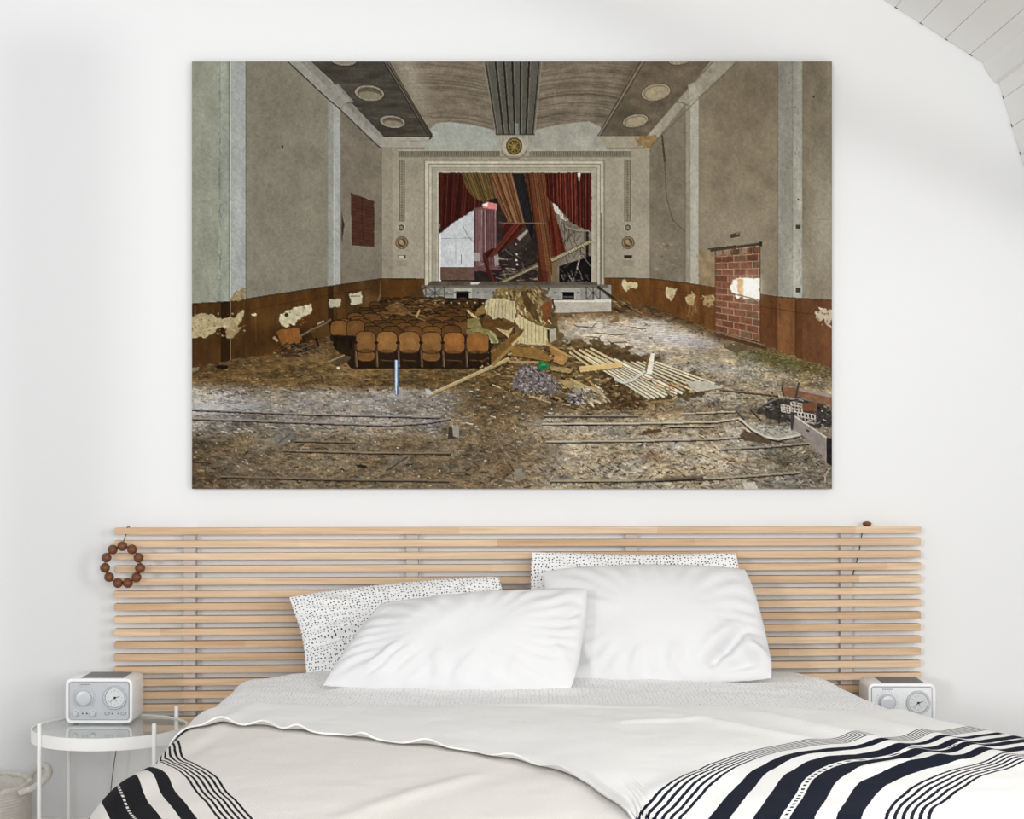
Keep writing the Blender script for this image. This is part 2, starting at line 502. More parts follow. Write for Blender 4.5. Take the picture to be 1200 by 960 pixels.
# ------------------------------------------------------------------ bead garlands
def bead_mesh(r, squash=1.0, sides=14):
    bm = bmesh.new()
    bmesh.ops.create_icosphere(bm, subdivisions=3, radius=r)
    for v in bm.verts:
        n_ = v.co.normalized()
        f = 1 + 0.05 * mnoise.noise(n_ * 2.2) + 0.02 * mnoise.noise(n_ * 5.0)
        v.co = Vector((v.co.x * f, v.co.y * f, v.co.z * f * squash))
    me = bpy.data.meshes.new('bead'); bm.to_mesh(me); bm.free()
    me.polygons.foreach_set('use_smooth', [True] * len(me.polygons))
    me.materials.append(M['bead'])
    return me
gd = 5.105
g_c = at(144, 662, gd)
gar = thing('bead_garland', g_c, 'ring of round dark brown wooden beads hanging from the end of the headboard', 'garland')
bz = [(320, 297), (405, 325), (462, 398), (474, 487), (443, 567), (368, 617), (282, 617), (206, 565), (170, 485), (183, 396), (237, 327)]
bme = bead_mesh(0.0147)
pts = []
for i, (zx, zy) in enumerate(bz):
    p = at(100 + zx / 7.39, 600 + zy / 7.39, gd) - g_c
    pts.append(p)
    o = bpy.data.objects.new('bead', bme); COL.objects.link(o); o.parent = gar
    o.location = p; o.rotation_euler = (i * 1.3, i * 0.7, i * 2.1)
bm = bmesh.new()
tube(bm, spline(pts + [pts[0]], 4), 0.0016, 6)
top = pts[0]
hx = at(145.6, 619, gd).x - g_c.x
zt = hb_z(618.6) - g_c.z
tube(bm, [top + Vector((0, 0, 0.008)), (hx, 0.012, top.z + 0.024), (hx, 0.0195, top.z + 0.032), (hx, 0.0385, zt - 0.019), (hx, 0.0387, zt - 0.001), (hx, 0.040, zt + 0.0012), (hx, 0.068, zt + 0.0012), (hx, 0.0705, zt - 0.001), (hx, 0.0705, zt - 0.02)], 0.0013, 6)
from_bm('cord', bm, M['cord'], gar, True)

kb = at(1016, 612, 5.15)
kb.z = hb_z(617.1) + 0.0075
kn = thing('wooden_bead', kb, 'single flat brown wooden bead resting on top of the headboard above the bedside radio', 'bead')
o = bpy.data.objects.new('bead', bead_mesh(0.0135, 0.56)); COL.objects.link(o); o.parent = kn
bm = bmesh.new()
q = [at(1013, 616.0, 5.186) - kb, at(1010, 626, 5.19) - kb, at(1006, 650, 5.19) - kb, at(1000, 672, 5.19) - kb, at(997, 694, 5.19) - kb]
tube(bm, spline([(-0.004, 0.01, -0.002), (-0.006, 0.03, 0.0)] + q, 5), 0.0014, 6)
from_bm('cord', bm, M['cord'], kn, True)

# ------------------------------------------------------------------ the bed
NB = Noise2(11)
RBF_PTS = [(.238, -2.055, .238), (.356, -1.756, .238), (.498, -1.553, .238), (.624, -1.437, .238), (.836, -1.364, .238), (1.038, -1.232, .238),
           (.373, -2.05, .373), (.468, -1.767, .373), (.558, -1.61, .373), (.71, -1.496, .373), (.90, -1.42, .373), (1.052, -1.324, .373),
           (.592, -2.05, .592), (.754, -1.727, .592), (.84, -1.648, .592), (.931, -1.564, .592), (1.064, -1.485, .592),
           (.734, -2.047, .734), (.80, -1.929, .734), (.909, -1.755, .734), (.997, -1.68, .734),
           (1.1, -2.2, 1.06), (-.2, -1.1, -.45), (-.2, -2.1, -.2), (.5, -.9, -.2), (1.05, -.9, .02)]
RP = np.array([(x, 1.0834 * y, s) for x, y, s in RBF_PTS])
def _tps(r): return np.where(r > 1e-9, r * r * np.log(np.maximum(r, 1e-9)), 0.0)
_n = len(RP)
_A = np.zeros((_n + 3, _n + 3))
_A[:_n, :_n] = _tps(np.hypot(RP[:, None, 0] - RP[None, :, 0], RP[:, None, 1] - RP[None, :, 1])) + np.eye(_n) * 2e-4
_A[:_n, _n] = 1; _A[:_n, _n + 1:] = RP[:, :2]; _A[_n, :_n] = 1; _A[_n + 1:, :_n] = RP[:, :2].T
_w = np.linalg.solve(_A, np.concatenate([RP[:, 2], [0, 0, 0]]))
def stripe_right(x, y):
    v = _w[_n] + _w[_n + 1] * x + _w[_n + 2] * y
    for k in range(_n):
        v = v + _w[k] * _tps(np.hypot(x - RP[k, 0], y - RP[k, 1]))
    return v

def right_edge(y):
    """outer edge of the bedding on the right: it spreads wider towards the foot"""
    return np.interp(-y, [0.0, 0.33, 0.74, 1.05, 1.25, 1.48, 1.75, 2.3], [0.855, 0.872, 0.92, 0.962, 1.015, 1.15, 1.26, 1.33])

def bed_top(x, y):
    z = 0.603 - 0.022 * smooth(-0.45, -0.12, y) + 0.0 * x
    z = z - 0.012 * smooth(0.55, 0.8, np.abs(np.minimum(x, 0.7) - 0.03))
    z = z + 0.006 * NB.fbm(x * 3.1 + 3, y * 2.6 + 9, 3)
    return z

def drape(a, y, off, z_low, fold=0.0):
    """cloth coordinate (a across, y along) -> world, hanging over both sides and the foot"""
    xl = -0.700; rl = 0.062 + off
    xr = right_edge(y) - 0.06; rr_ = 0.06 + off
    mid = np.clip(a, xl, xr)
    X = mid.copy(); Z = bed_top(mid, y) + off
    dl = np.maximum(xl - a, 0); th = np.minimum(dl / rl, 1.50); rest = np.maximum(dl - 1.50 * rl, 0)
    X = X - rl * np.sin(th) - rest * math.cos(1.50); Z = Z - rl * (1 - np.cos(th)) - rest * math.sin(1.50)
    tr = 1.30
    dr = np.maximum(a - xr, 0); th = np.minimum(dr / rr_, tr); rest = np.maximum(dr - tr * rr_, 0)
    X = X + rr_ * np.sin(th) + rest * math.cos(tr); Z = Z - rr_ * (1 - np.cos(th)) - rest * math.sin(tr)
    # side folds
    side = smooth(0.08, 0.3, np.maximum(dl, dr))
    X = X + np.sign(a) * side * 0.018 * np.sin(y * 16 + np.sin(y * 5) * 2)
    # foot end
    yf = -2.30; rf = 0.07 + off
    df = np.maximum(yf - y, 0); th = np.minimum(df / rf, 1.5); rest = np.maximum(df - 1.5 * rf, 0)
    Y = np.maximum(y, yf) - rf * np.sin(th) - rest * math.cos(1.5)
    Z = Z - rf * (1 - np.cos(th)) - rest * math.sin(1.5)
    Z = np.maximum(Z, z_low)
    return np.stack([X, Y, Z], -1)

def solidify(o, t):
    md = o.modifiers.new('thickness', 'SOLIDIFY'); md.thickness = t; md.offset = -1
    return o

bed = thing('bed', (0.03, -1.15, 0.0), 'double bed with a thick white mattress under the dotted cover', 'bed')
bx0 = bed.location
bm = bmesh.new(); bm_box(bm, -0.69, 0.72, -1.05, 0.98, 0.12, 0.30, 0.01); from_bm('base', bm, M['trim'], bed)
bm = bmesh.new(); bm_box(bm, -0.70, 0.73, -1.08, 1.0, 0.302, 0.545, 0.04); from_bm('mattress', bm, M['mattress'], bed, True)
for sx in (-0.6, 0.63):
    for sy in (-0.95, 0.88):
        bm = bmesh.new(); lathe_z(bm, [(0.022, 0.0), (0.03, 0.12)], 16, sx, sy); from_bm('leg', bm, M['trim'], bed)

# dotted duvet cover
na, ny = 220, 150
F_, Yg = np.meshgrid(np.linspace(0, 1, na), np.linspace(-0.085, -1.30, ny))
A = -0.99 + F_ * (right_edge(Yg) + 0.05 + 0.99)
V = drape(A, Yg, 0.0, 0.2)
cr = smooth(-0.085 - 0.10, -0.085, Yg)            # rolls down at the head end
V[..., 2] -= 0.06 * cr ** 2
lump = 0.012 * NB.fbm(A * 6, Yg * 6, 3) * smooth(-0.95, -0.75, Yg) * smooth(-0.1, -0.25, Yg)
V[..., 2] += lump
corner = smooth(-0.5, -0.12, Yg) * (smooth(-0.55, -0.74, A))
V[..., 2] -= 0.03 * corner
uv = np.stack([A, Yg], -1)
me = grid_mesh('dotted_duvet', V, uv)
o = link('dotted_duvet', me, M['dotted_cover'], None, True)
solidify(o, 0.008)
tag(o, 'white duvet with tiny black dots showing between the pillows and the cream throw', 'duvet')

# throw: lower layer of natural linen, and the folded-over upper layer
thr = thing('striped_throw', (0.05, -1.5, 0.6), 'cream woven throw with navy and black stripes spread across the foot of the bed', 'throw blanket')
T0 = np.array(thr.location)
# edge of the folded layer in plan
EDGE = [(-.80, -1.19), (-.72, -1.21), (-.64, -1.225), (-.475, -1.314), (-.234, -1.44), (-.069, -1.558), (.066, -1.707), (.142, -1.858), (.181, -2.03), (.21, -2.20), (.24, -2.6)]
ex = np.array([e[0] for e in EDGE]); ey = np.array([1.0834 * e[1] for e in EDGE])

def wrinkles(A, Y):
    w = 0.0
    # long soft folds running towards the foot on the right
    for (x0, y0, x1, y1, h, s) in ((0.55, -1.15, 0.86, -1.75, 0.016, 0.035), (0.35, -1.2, 0.62, -1.55, 0.010, 0.03), (0.80, -1.2, 1.05, -1.9, 0.012, 0.035),
                                   (0.2, -1.35, 0.45, -1.30, 0.006, 0.02), (-0.6, -0.9, -0.72, -1.75, 0.008, 0.03), (-0.1, -1.05, 0.4, -1.12, 0.004, 0.02),
                                   (0.18, -2.3, 0.4, -1.9, 0.012, 0.05), (-0.3, -2.3, -0.05, -1.85, 0.008, 0.03), (0.63, -1.9, 0.9, -1.72, 0.010, 0.03)):
        dx, dy = x1 - x0, y1 - y0; L2 = dx * dx + dy * dy
        t = np.clip(((A - x0) * dx + (Y - y0) * dy) / L2, 0, 1)
        d = np.hypot(A - x0 - t * dx, Y - y0 - t * dy)
        w = w + h * np.exp(-(d / s) ** 2) * np.sin(PI * np.clip(t, 0.02, 0.98)) ** 0.5
    w = w + 0.004 * NB.fbm(A * 7 + 40, Y * 7, 3)
    return w

na, ny = 260, 230
A, Yg = np.meshgrid(np.linspace(-1.02, 0.75, na), np.linspace(-1.05, -2.62, ny))
V = drape(A, Yg, 0.010, 0.16)
fade = smooth(-1.1, -1.3, Yg)
V[..., 2] += wrinkles(A, Yg) * 0.8 * fade
V[..., 2] += 0.012 * smooth(-0.62, -0.70, A) * np.sin(Yg * 9.0) * smooth(-1.3, -1.6, Yg)
q = A + 0.349 * (Yg + 2.2075) + 0.012 * np.sin((Yg + 1.8) * 11) * smooth(-2.1, -1.75, Yg)
p = (-q - 0.465) / 0.78
me = grid_mesh('lower_layer', V - T0, np.stack([A, Yg], -1), {'p': p, 't': Yg})
o = link('lower_layer', me, M['throw_low'], thr, True); solidify(o, 0.004)
o['label'] = 'natural linen layer with black stripes along the edge by the side table'

na, ny = 300, 200
a1 = np.linspace(-0.86, 1.62, na)
tt = np.linspace(0, 1, ny)
ye = np.interp(a1, ex, ey)
ye = ye + 0.006 * np.sin(a1 * 31) + 0.005 * np.sin(a1 * 67 + 1)
y_top = -1.005 + 0.012 * np.sin(a1 * 7) + 0.006 * np.sin(a1 * 19 + 2) - 0.05 * smooth(0.5, 1.0, a1) + 0.0 * a1
A = np.tile(a1, (ny, 1))
Yg = y_top[None, :] * (1 - tt[:, None]) + ye[None, :] * tt[:, None]
V = drape(A, Yg, 0.017, 0.16)
V[..., 2] += wrinkles(A, Yg)
# the free edge curls up a little here and there
de = np.abs(Yg - ye[None, :])
curl = np.exp(-(de / 0.018) ** 2)
spots = sum(np.exp(-((A - c) / w_) ** 2) for c, w_ in ((-0.65, .035), (-0.55, .03), (-0.47, .02), (-0.18, .03), (0.0, .035), (-0.32, .02), (0.09, .03)))
V[..., 2] += curl * (0.003 + 0.011 * spots) * (A < 0.3)
V[..., 2] += 0.008 * smooth(0.30, 0.16, A) * smooth(-0.02, 0.14, A) * smooth(-1.5, -2.0, Yg) * smooth(0.0, 0.10, de)
# top hem sinks onto the duvet
dt = np.abs(Yg - y_top[None, :])
V[..., 2] -= 0.012 * np.exp(-(dt / 0.03) ** 2)
p = stripe_right(A, Yg) - 0.238
p = np.where(A < -0.1, -1.0, p)
me = grid_mesh('folded_layer', V - T0, np.stack([A, Yg], -1), {'p': p, 't': Yg * 0.8})
o = link('folded_layer', me, M['throw_up'], thr, True); solidify(o, 0.004)
o['label'] = 'folded-back cream layer with a ragged hem and navy stripes'

# ------------------------------------------------------------------ pillows
def pillow(name, corners, T, m, label, seed, bows=(0.0, 0.0, 0.0, 0.0), wr=1.0, nu=90, nv=66, creases=(), k=0.06):
    """corners BL, BR, TR, TL in world space; bows: outward bulge of bottom, right, top, left edge"""
    BL, BR, TR, TL = [np.array(c) for c in corners]
    c0 = (BL + BR + TR + TL) / 4
    ax = (BR + TR - BL - TL) / 4; az = (TL + TR - BL - BR) / 4
    W, H = 2 * np.linalg.norm(ax), 2 * np.linalg.norm(az)
    n = np.cross(ax, az); n /= np.linalg.norm(n)      # towards the camera
    if n[1] > 0: n = -n
    ex_, ez_ = ax / np.linalg.norm(ax), az / np.linalg.norm(az)
    # denser sampling near the seams
    su = np.sin(np.linspace(-1, 1, nu) * PI / 2); sv = np.sin(np.linspace(-1, 1, nv) * PI / 2)
    U, Vv = np.meshgrid(su, sv)
    U0, V0 = U, Vv
    Ub, Vb = U * np.sqrt(1 - k * Vv ** 4), Vv * np.sqrt(1 - k * U ** 4)
    base = (BL[None, None] * ((1 - Ub) * (1 - Vb))[..., None] + BR[None, None] * ((1 + Ub) * (1 - Vb))[..., None]
            + TR[None, None] * ((1 + Ub) * (1 + Vb))[..., None] + TL[None, None] * ((1 - Ub) * (1 + Vb))[..., None]) / 4
    bb, br, bt, bl = bows
    cu, cv = 1 - U ** 2, 1 - Vv ** 2
    base = base + ez_ * ((bt * cu * (1 + Vv) / 2 - bb * cu * (1 - Vv) / 2))[..., None] + ex_ * ((br * cv * (1 + U) / 2 - bl * cv * (1 - U) / 2))[..., None]
    ng = Noise2(seed)
    x, z = U * W / 2, Vv * H / 2
    prof = (np.clip(1 - np.abs(U) ** 2.6, 0, 1) ** 0.55) * (np.clip(1 - np.abs(Vv) ** 2.4, 0, 1) ** 0.55)
    edge = np.clip(1 - prof, 0, 1)
    ang = np.arctan2(z / H, x / W)
    ruck = np.sin(ang * 26 + 3 * ng.fbm(x * 9, z * 9, 2)) * np.exp(-((edge - 0.45) / 0.25) ** 2)
    soft = ng.fbm(x * 5 + 7, z * 5 + 3, 3)
    tk = T * prof * (1 + 0.10 * soft) + wr * (0.0035 * ruck + 0.006 * soft + 0.004 * ng.fbm(x * 15, z * 11, 3)) * np.minimum(1, prof * 4)
    for (cx0, cz0, cx1, cz1, h, s) in creases:       # creases in pillow coordinates (metres from the middle)
        dx, dz = cx1 - cx0, cz1 - cz0
        t = np.clip(((x - cx0) * dx + (z - cz0) * dz) / (dx * dx + dz * dz), 0, 1)
        d = np.hypot(x - cx0 - t * dx, z - cz0 - t * dz)
        tk = tk + h * np.exp(-(d / s) ** 2) * np.sin(PI * np.clip(t, 0.03, 0.97)) ** 0.6
    F = base + n * tk[..., None]
    B = base - n * (T * 0.8 * prof)[..., None]
    wob = 0.003 * wr * ng.fbm(x * 30, z * 30, 2)
    F = F + (ez_ * (wob * (edge > 0.97))[..., None])
    me = bpy.data.meshes.new(name)
    verts = np.concatenate([F.reshape(-1, 3), B.reshape(-1, 3)]) - c0
    idx = np.arange(nu * nv).reshape(nv, nu)
    qf = np.stack([idx[:-1, :-1], idx[:-1, 1:], idx[1:, 1:], idx[1:, :-1]], -1).reshape(-1, 4)
    qb = qf[:, ::-1] + nu * nv
    # weld rim: back grid reuses the front's border vertices
    rim = np.zeros((nv, nu), bool); rim[0] = rim[-1] = True; rim[:, 0] = rim[:, -1] = True
    mp = np.arange(2 * nu * nv); mp[nu * nv:][rim.ravel()] = idx.ravel()[rim.ravel()]
    faces = np.concatenate([qf, mp[qb]])
    me.from_pydata(verts.tolist(), [], faces.tolist())
    uvl = me.uv_layers.new(name='UVMap')
    uvv = np.stack([np.concatenate([x.ravel(), x.ravel() + 3]), np.concatenate([z.ravel(), z.ravel()])], -1)
    li = np.zeros(len(me.loops), np.int32); me.loops.foreach_get('vertex_index', li)
    uvl.data.foreach_set('uv', uvv[li].astype(np.float32).ravel())
    bm = bmesh.new(); bm.from_mesh(me)
    bmesh.ops.delete(bm, geom=[v for v in bm.verts if not v.link_faces], context='VERTS')
    bm.to_mesh(me); bm.free()
    o = link(name, me, m, None, True)
    o.location = c0
    tag(o, label, 'pillow')
    return o

pillow('dotted_pillow', (at(357, 800, 4.86), at(600, 800, 4.86), at(588, 674, 5.02), at(335, 699, 5.02)), 0.052, M['dotted'],
       'black-dotted white pillow leaning on the slats beside the bead garland end, creased near its seam', 3, (0.0, 0.0, 0.006, -0.02), 1.0,
       creases=((-0.29, -0.045, -0.10, 0.0, -0.030, 0.010), (-0.26, -0.015, -0.10, 0.022, 0.014, 0.014), (-0.29, -0.085, -0.12, -0.035, 0.014, 0.016)))
pillow('dotted_pillow', (at(622, 800, 4.93), at(872, 800, 4.93), at(866, 646, 5.06), at(620, 645, 5.06)), 0.045, M['dotted'],
       'black-dotted white pillow upright against the slats, mostly behind a plain white pillow', 5, (0.0, 0.0, -0.012, -0.004), 1.0)
pillow('white_pillow', (at(655, 802, 4.68), at(908, 797, 4.68), at(876, 666, 4.87), at(633, 668, 4.87)), 0.070, M['cotton'],
       'plain white pillow with a folded corner, standing in front of a dotted one', 8, (0.006, 0.006, 0.012, 0.0), 1.1,
       creases=((0.20, -0.055, 0.30, -0.15, 0.030, 0.022), (0.11, -0.145, 0.235, -0.045, -0.040, 0.014), (0.15, -0.15, 0.26, -0.13, -0.020, 0.014), (0.09, -0.12, 0.21, -0.02, 0.014, 0.016), (-0.28, 0.08, -0.12, 0.02, 0.010, 0.015), (-0.10, -0.15, -0.06, -0.09, 0.010, 0.012), (0.0, -0.15, 0.05, -0.08, 0.010, 0.012), (-0.2, -0.15, -0.22, -0.06, 0.008, 0.012)))
pillow('white_pillow', (at(373, 805, 4.535), at(672, 810, 4.535), at(691, 688, 4.70), at(444, 706, 4.70)), 0.072, M['cotton'],
       'plain white pillow slumped forward over the bed, overlapping the other three pillows', 14, (0.012, 0.004, 0.004, -0.004), 1.1,
       creases=((-0.22, -0.12, -0.16, -0.03, 0.014, 0.011), (-0.19, -0.13, -0.12, -0.04, 0.012, 0.010), (-0.15, -0.13, -0.11, -0.06, -0.010, 0.010), (-0.02, -0.13, -0.06, -0.05, 0.011, 0.010), (0.24, 0.0, 0.30, 0.11, -0.010, 0.015), (0.02, -0.13, 0.05, -0.06, 0.010, 0.01), (0.16, -0.13, 0.15, -0.06, 0.008, 0.01), (0.30, -0.10, 0.22, -0.02, 0.008, 0.012)))

# ------------------------------------------------------------------ side tables
def side_table(loc, label, H=0.457):
    t = thing('side_table', loc, label, 'side table', 'bedside tray tables')
    R = 0.215
    bm = bmesh.new()
    lathe_z(bm, [(R, H - 0.034), (R, H), (R - 0.004, H), (R - 0.004, H - 0.010), (R - 0.004, H - 0.034)], 120, cap0=False, cap1=False)
    bm.faces.ensure_lookup_table()
    o = from_bm('rim', bm, M['white_metal'], t)
    md = o.modifiers.new('thick', 'SOLIDIFY'); md.thickness = 0.001
    bm = bmesh.new(); lathe_z(bm, [(R - 0.0045, H - 0.010), (R - 0.0045, H - 0.004)], 64)
    from_bm('glass_top', bm, M['glass'], t)
    bm = bmesh.new()
    lathe_z(bm, [(R - 0.0045, H - 0.016), (R - 0.0045, H - 0.011), (R - 0.02, H - 0.011), (R - 0.02, H - 0.016), (R - 0.0045, H - 0.016)], 64, cap0=False, cap1=False)
    from_bm('glass_ledge', bm, M['white_metal'], t)
    for a in (45, 135, 225, 315):
        x, y = (R + 0.006) * math.cos(math.radians(a)), (R + 0.006) * math.sin(math.radians(a))
        bm = bmesh.new(); lathe_z(bm, [(0.0055, 0.0), (0.006, 0.002), (0.006, H + 0.029), (0.005, H + 0.031)], 14, x, y)
        from_bm('leg', bm, M['white_metal'], t, False)
    return t
TX, TY = -1.130, -0.340
side_table((TX, TY, 0), 'round white tray table with glass top beside the woven basket, holding a clock radio')
side_table((1.045, TY + 0.02, 0), 'round white tray table under the clock radio half hidden behind the striped throw', 0.443)

# ------------------------------------------------------------------ clock radios
def radio(loc, rz, label, panel_mat, cord):
    t = thing('clock_radio', loc, label, 'radio', 'bedside clock radios')
    t.rotation_euler = (0, 0, rz)
    W, H, D = 0.191, 0.128, 0.155
    u = 0.191 / 79.0                                   # one photo pixel on the front
    zc = H / 2 + 0.003
    def shift(lp): return [(x, y, z + zc) for x, y, z in lp]
    bm = bmesh.new()
    e = 4.0 * u
    loops = [rr(W - 0.012, H - 0.012, 0.012, D / 2, 6), rr(W - 0.002, H - 0.002, 0.016, D / 2 - 0.005, 6), rr(W, H, 0.017, D / 2 - 0.010, 6),
             rr(W, H, 0.017, -D / 2 + 0.006, 6), rr(W - 0.002, H - 0.002, 0.016, -D / 2 + 0.002, 6), rr(W - 0.006, H - 0.006, 0.014, -D / 2, 6),
             rr(W - 2 * e + 0.003, H - 2 * e + 0.003, 0.009, -D / 2, 6), rr(W - 2 * e, H - 2 * e, 0.008, -D / 2 + 0.006, 6)]
    loft(bm, [shift(l) for l in loops])
    o = from_bm('shell', bm, M['radio_white'], t, True)
    y0 = -D / 2 + 0.0035
    bm = bmesh.new()
    pw, ph = W - 2 * e - 0.003, H - 2 * e - 0.003
    loft(bm, [shift(rr(pw, ph, 0.007, -D / 2 + 0.0058)), shift(rr(pw, ph, 0.007, y0)), ])
    o = from_bm('front_panel', bm, panel_mat, t)
    bm = bmesh.new()                                    # thin dark gap round the panel
    a_, b_ = shift(rr(pw + 0.0016, ph + 0.0016, 0.0078, y0 + 0.0006)), shift(rr(pw - 0.0006, ph - 0.0006, 0.0067, y0 - 0.0003))
    loft(bm, [a_, shift(rr(pw + 0.0016, ph + 0.0016, 0.0078, y0 - 0.0003)), b_], False, False)
    from_bm('panel_gasket', bm, M['grey_mark'], t)
    def pos(px, py): return (px - 39.5) * u, H + 0.003 - py * u
    # tuning knob with its ring of ticks
    x, z = pos(22.5, 22.3)
    bm = bmesh.new(); lathe_y(bm, [(10.6 * u, y0), (10.6 * u, y0 - 0.003), (9.9 * u, y0 - 0.004), (9.3 * u, y0 - 0.004), (9.1 * u, y0 - 0.014), (8.2 * u, y0 - 0.016), (5.0 * u, y0 - 0.0168), (0.5 * u, y0 - 0.0168)], 36, x, z)
    from_bm('tuning_knob', bm, M['knob_grey'], t, False)
    bm = bmesh.new()
    for k in range(27):
        a = math.radians(-50 + 280 * k / 26)
        r0, r1 = 12.2 * u, (13.6 + 0.8 * (k % 3 == 0)) * u
        c, s = math.cos(a), math.sin(a); w = 0.00035
        vs4 = [bm.verts.new((x + r * c - q * s, y0 - 0.0004, z + r * s + q * c)) for r, q in ((r0, -w), (r1, -w), (r1, w), (r0, w))]
        bm.faces.new(vs4)
    from_bm('dial_scale', bm, M['grey_mark'], t)
    # clock
    x, z = pos(58.5, 22.3)
    bm = bmesh.new(); lathe_y(bm, [(14.2 * u, y0), (14.2 * u, y0 - 0.004), (13.2 * u, y0 - 0.008), (12.0 * u, y0 - 0.008), (11.2 * u, y0 - 0.003), (0.3 * u, y0 - 0.003)], 44, x, z)
    ck = from_bm('clock', bm, M['chrome'], t, False)
    bm = bmesh.new(); lathe_y(bm, [(11.0 * u, y0 - 0.003), (11.0 * u, y0 - 0.0042), (0.3 * u, y0 - 0.0042)], 40, x, z)
    from_bm('clock_face', bm, M['dial'], ck)
    bm = bmesh.new()
    for k in range(12):
        a = 2 * PI * k / 12; c, s = math.cos(a), math.sin(a); w = 0.0006
        bm.faces.new([bm.verts.new((x + r * c - q * s, y0 - 0.0048, z + r * s + q * c)) for r, q in ((7.4 * u, -w), (8.8 * u, -w), (8.8 * u, w), (7.4 * u, w))])
    from_bm('hour_marks', bm, M['grey_mark'], ck)
    for ang, ln, w, yy in ((15, 6.5, 0.0010, 0.0056), (224, 8.2, 0.0008, 0.0062), (-65, 6.5, 0.0004, 0.0068)):
        a = math.radians(ang); c, s = math.cos(a), math.sin(a)
        bm = bmesh.new()
        lo = [[(x + r * c * u - q * s, y0 - yy + d, z + r * s * u + q * c) for r, q in ((-1.4, -w), (ln, -w * 0.5), (ln, w * 0.5), (-1.4, w))] for d in (0, -0.0004)]
        loft(bm, lo); from_bm('hand', bm, M['black'], ck)
    bm = bmesh.new(); lathe_y(bm, [(1.2 * u, y0 - 0.004), (1.2 * u, y0 - 0.0075), (0.4 * u, y0 - 0.008)], 16, x, z); from_bm('hand_hub', bm, M['black'], ck)
    for px in (12.0, 32.6):
        x, z = pos(px, 41.0)
        bm = bmesh.new(); lathe_y(bm, [(4.2 * u, y0), (4.2 * u, y0 - 0.0012), (3.4 * u, y0 - 0.0016), (3.2 * u, y0 - 0.010), (2.6 * u, y0 - 0.0112), (0.3 * u, y0 - 0.0112)], 24, x, z)
        from_bm('small_knob', bm, M['knob_grey'], t)
    for px, r in ((20.4, 0.9), (25.2, 0.9), (55.0, 0.7), (62.0, 0.7)):
        x, z = pos(px, 41.0)
        bm = bmesh.new(); lathe_y(bm, [(r * u, y0), (r * u, y0 - 0.001), (0.2 * u, y0 - 0.0012)], 12, x, z)
        from_bm('indicator', bm, M['black'], t)
    for px in (49.0, 68.2):
        x, z = pos(px, 41.0)
        bm = bmesh.new()
        loft(bm, [circ(3.2 * u, 1.9 * u, y0, 24, x, z), circ(3.2 * u, 1.9 * u, y0 - 0.0008, 24, x, z)])
        bt = from_bm('button', bm, M['grey_mark'], t)
        bm = bmesh.new(); loft(bm, [circ(2.6 * u, 1.35 * u, y0, 24, x, z), circ(2.5 * u, 1.25 * u, y0 - 0.002, 24, x, z)])
        from_bm('button_cap', bm, panel_mat, bt)
    x, z = pos(23, 7.0)
    bm = bmesh.new()
    for k in range(8):
        bm_box(bm, x + (k - 4) * 1.5 * u, x + (k - 4) * 1.5 * u + 1.1 * u, y0 - 0.0005, y0 + 0.0004, z - 0.5 * u, z + 0.5 * u)
    from_bm('printed_mark', bm, M['grey_mark'], t)
    bm = bmesh.new(); bm_box(bm, -W / 2 + 0.042, W / 2 - 0.030, -D / 2 + 0.016, D / 2 - 0.018, H + 0.0022, H + 0.0046, 0.0015)
    from_bm('top_grille', bm, M['grille'], t)
    for sx in (-1, 1):
        for sy in (-1, 1):
            bm = bmesh.new(); lathe_z(bm, [(0.007, 0.0), (0.008, 0.0035)], 14, sx * 0.07, sy * 0.055); from_bm('foot', bm, M['grille'], t)
    if cord:
        bm = bmesh.new()
        pts = [(0.0, D / 2 - 0.001, 0.02), (0.0, D / 2 + 0.02, 0.012), (0.005, D / 2 + 0.06, 0.004), (0.006, D / 2 + 0.08, -0.02), (0.004, D / 2 + 0.082, -0.06), (-0.012, D / 2 + 0.082, -0.16), (-0.022, D / 2 + 0.08, -0.26), (-0.024, D / 2 + 0.07, -0.40)]
        if cord: tube(bm, spline(pts, 6), 0.0017, 6); from_bm('power_cord', bm, M['cable'], t, True)
    return t
GT = 0.457 - 0.004
radio(((115.5 - 600) * 4.895 / FPX, -0.303 + 0.0775, GT), 0.0, 'white retro clock radio on the glass tray table beside the woven basket', M['radio_panel'], True)
radio(((1058.2 - 600) * 4.895 / FPX, -0.303 + 0.0775, 0.443 - 0.004), -0.03, 'white retro clock radio half hidden behind the striped throw', M['radio_panel_w'], False)

# ------------------------------------------------------------------ woven basket
bk = thing('woven_basket', (-1.573, -0.25, 0), 'pale woven rope basket with looped handles on the floor beside the tray table', 'basket')
bm = bmesh.new()
R0, R1, HB = 0.165, 0.190, 0.268
rows, seg = 30, 130
loops = []
for k in range(rows * 4 + 1):
    f = k / (rows * 4)
    ph = f * rows * 2 * PI
    lp = []
    for j in range(seg):
        a = 2 * PI * j / seg
        row = int(f * rows)
        b_ = 0.0028 * abs(math.sin(ph / 2)) + 0.0022 * math.sin(a * 32.5 * 2 / 2 * 2 + row * PI) * abs(math.sin(ph / 2))
        r = R0 + (R1 - R0) * f + 0.008 * math.sin(PI * f) + b_
        lp.append((r * math.cos(a), r * math.sin(a), 0.004 + f * (HB - 0.004)))
    loops.append(lp)
for f, dr in ((1.0, -0.010), (0.9, -0.011), (0.5, -0.010), (0.04, -0.010)):
    lp = []
    for j in range(seg):
        a = 2 * PI * j / seg
        r = R0 + (R1 - R0) * f + dr
        lp.append((r * math.cos(a), r * math.sin(a), 0.008 + f * (HB - 0.008)))
    loops.append(lp)
loft(bm, loops)
from_bm('body', bm, M['rope'], bk, True)
bm = bmesh.new()
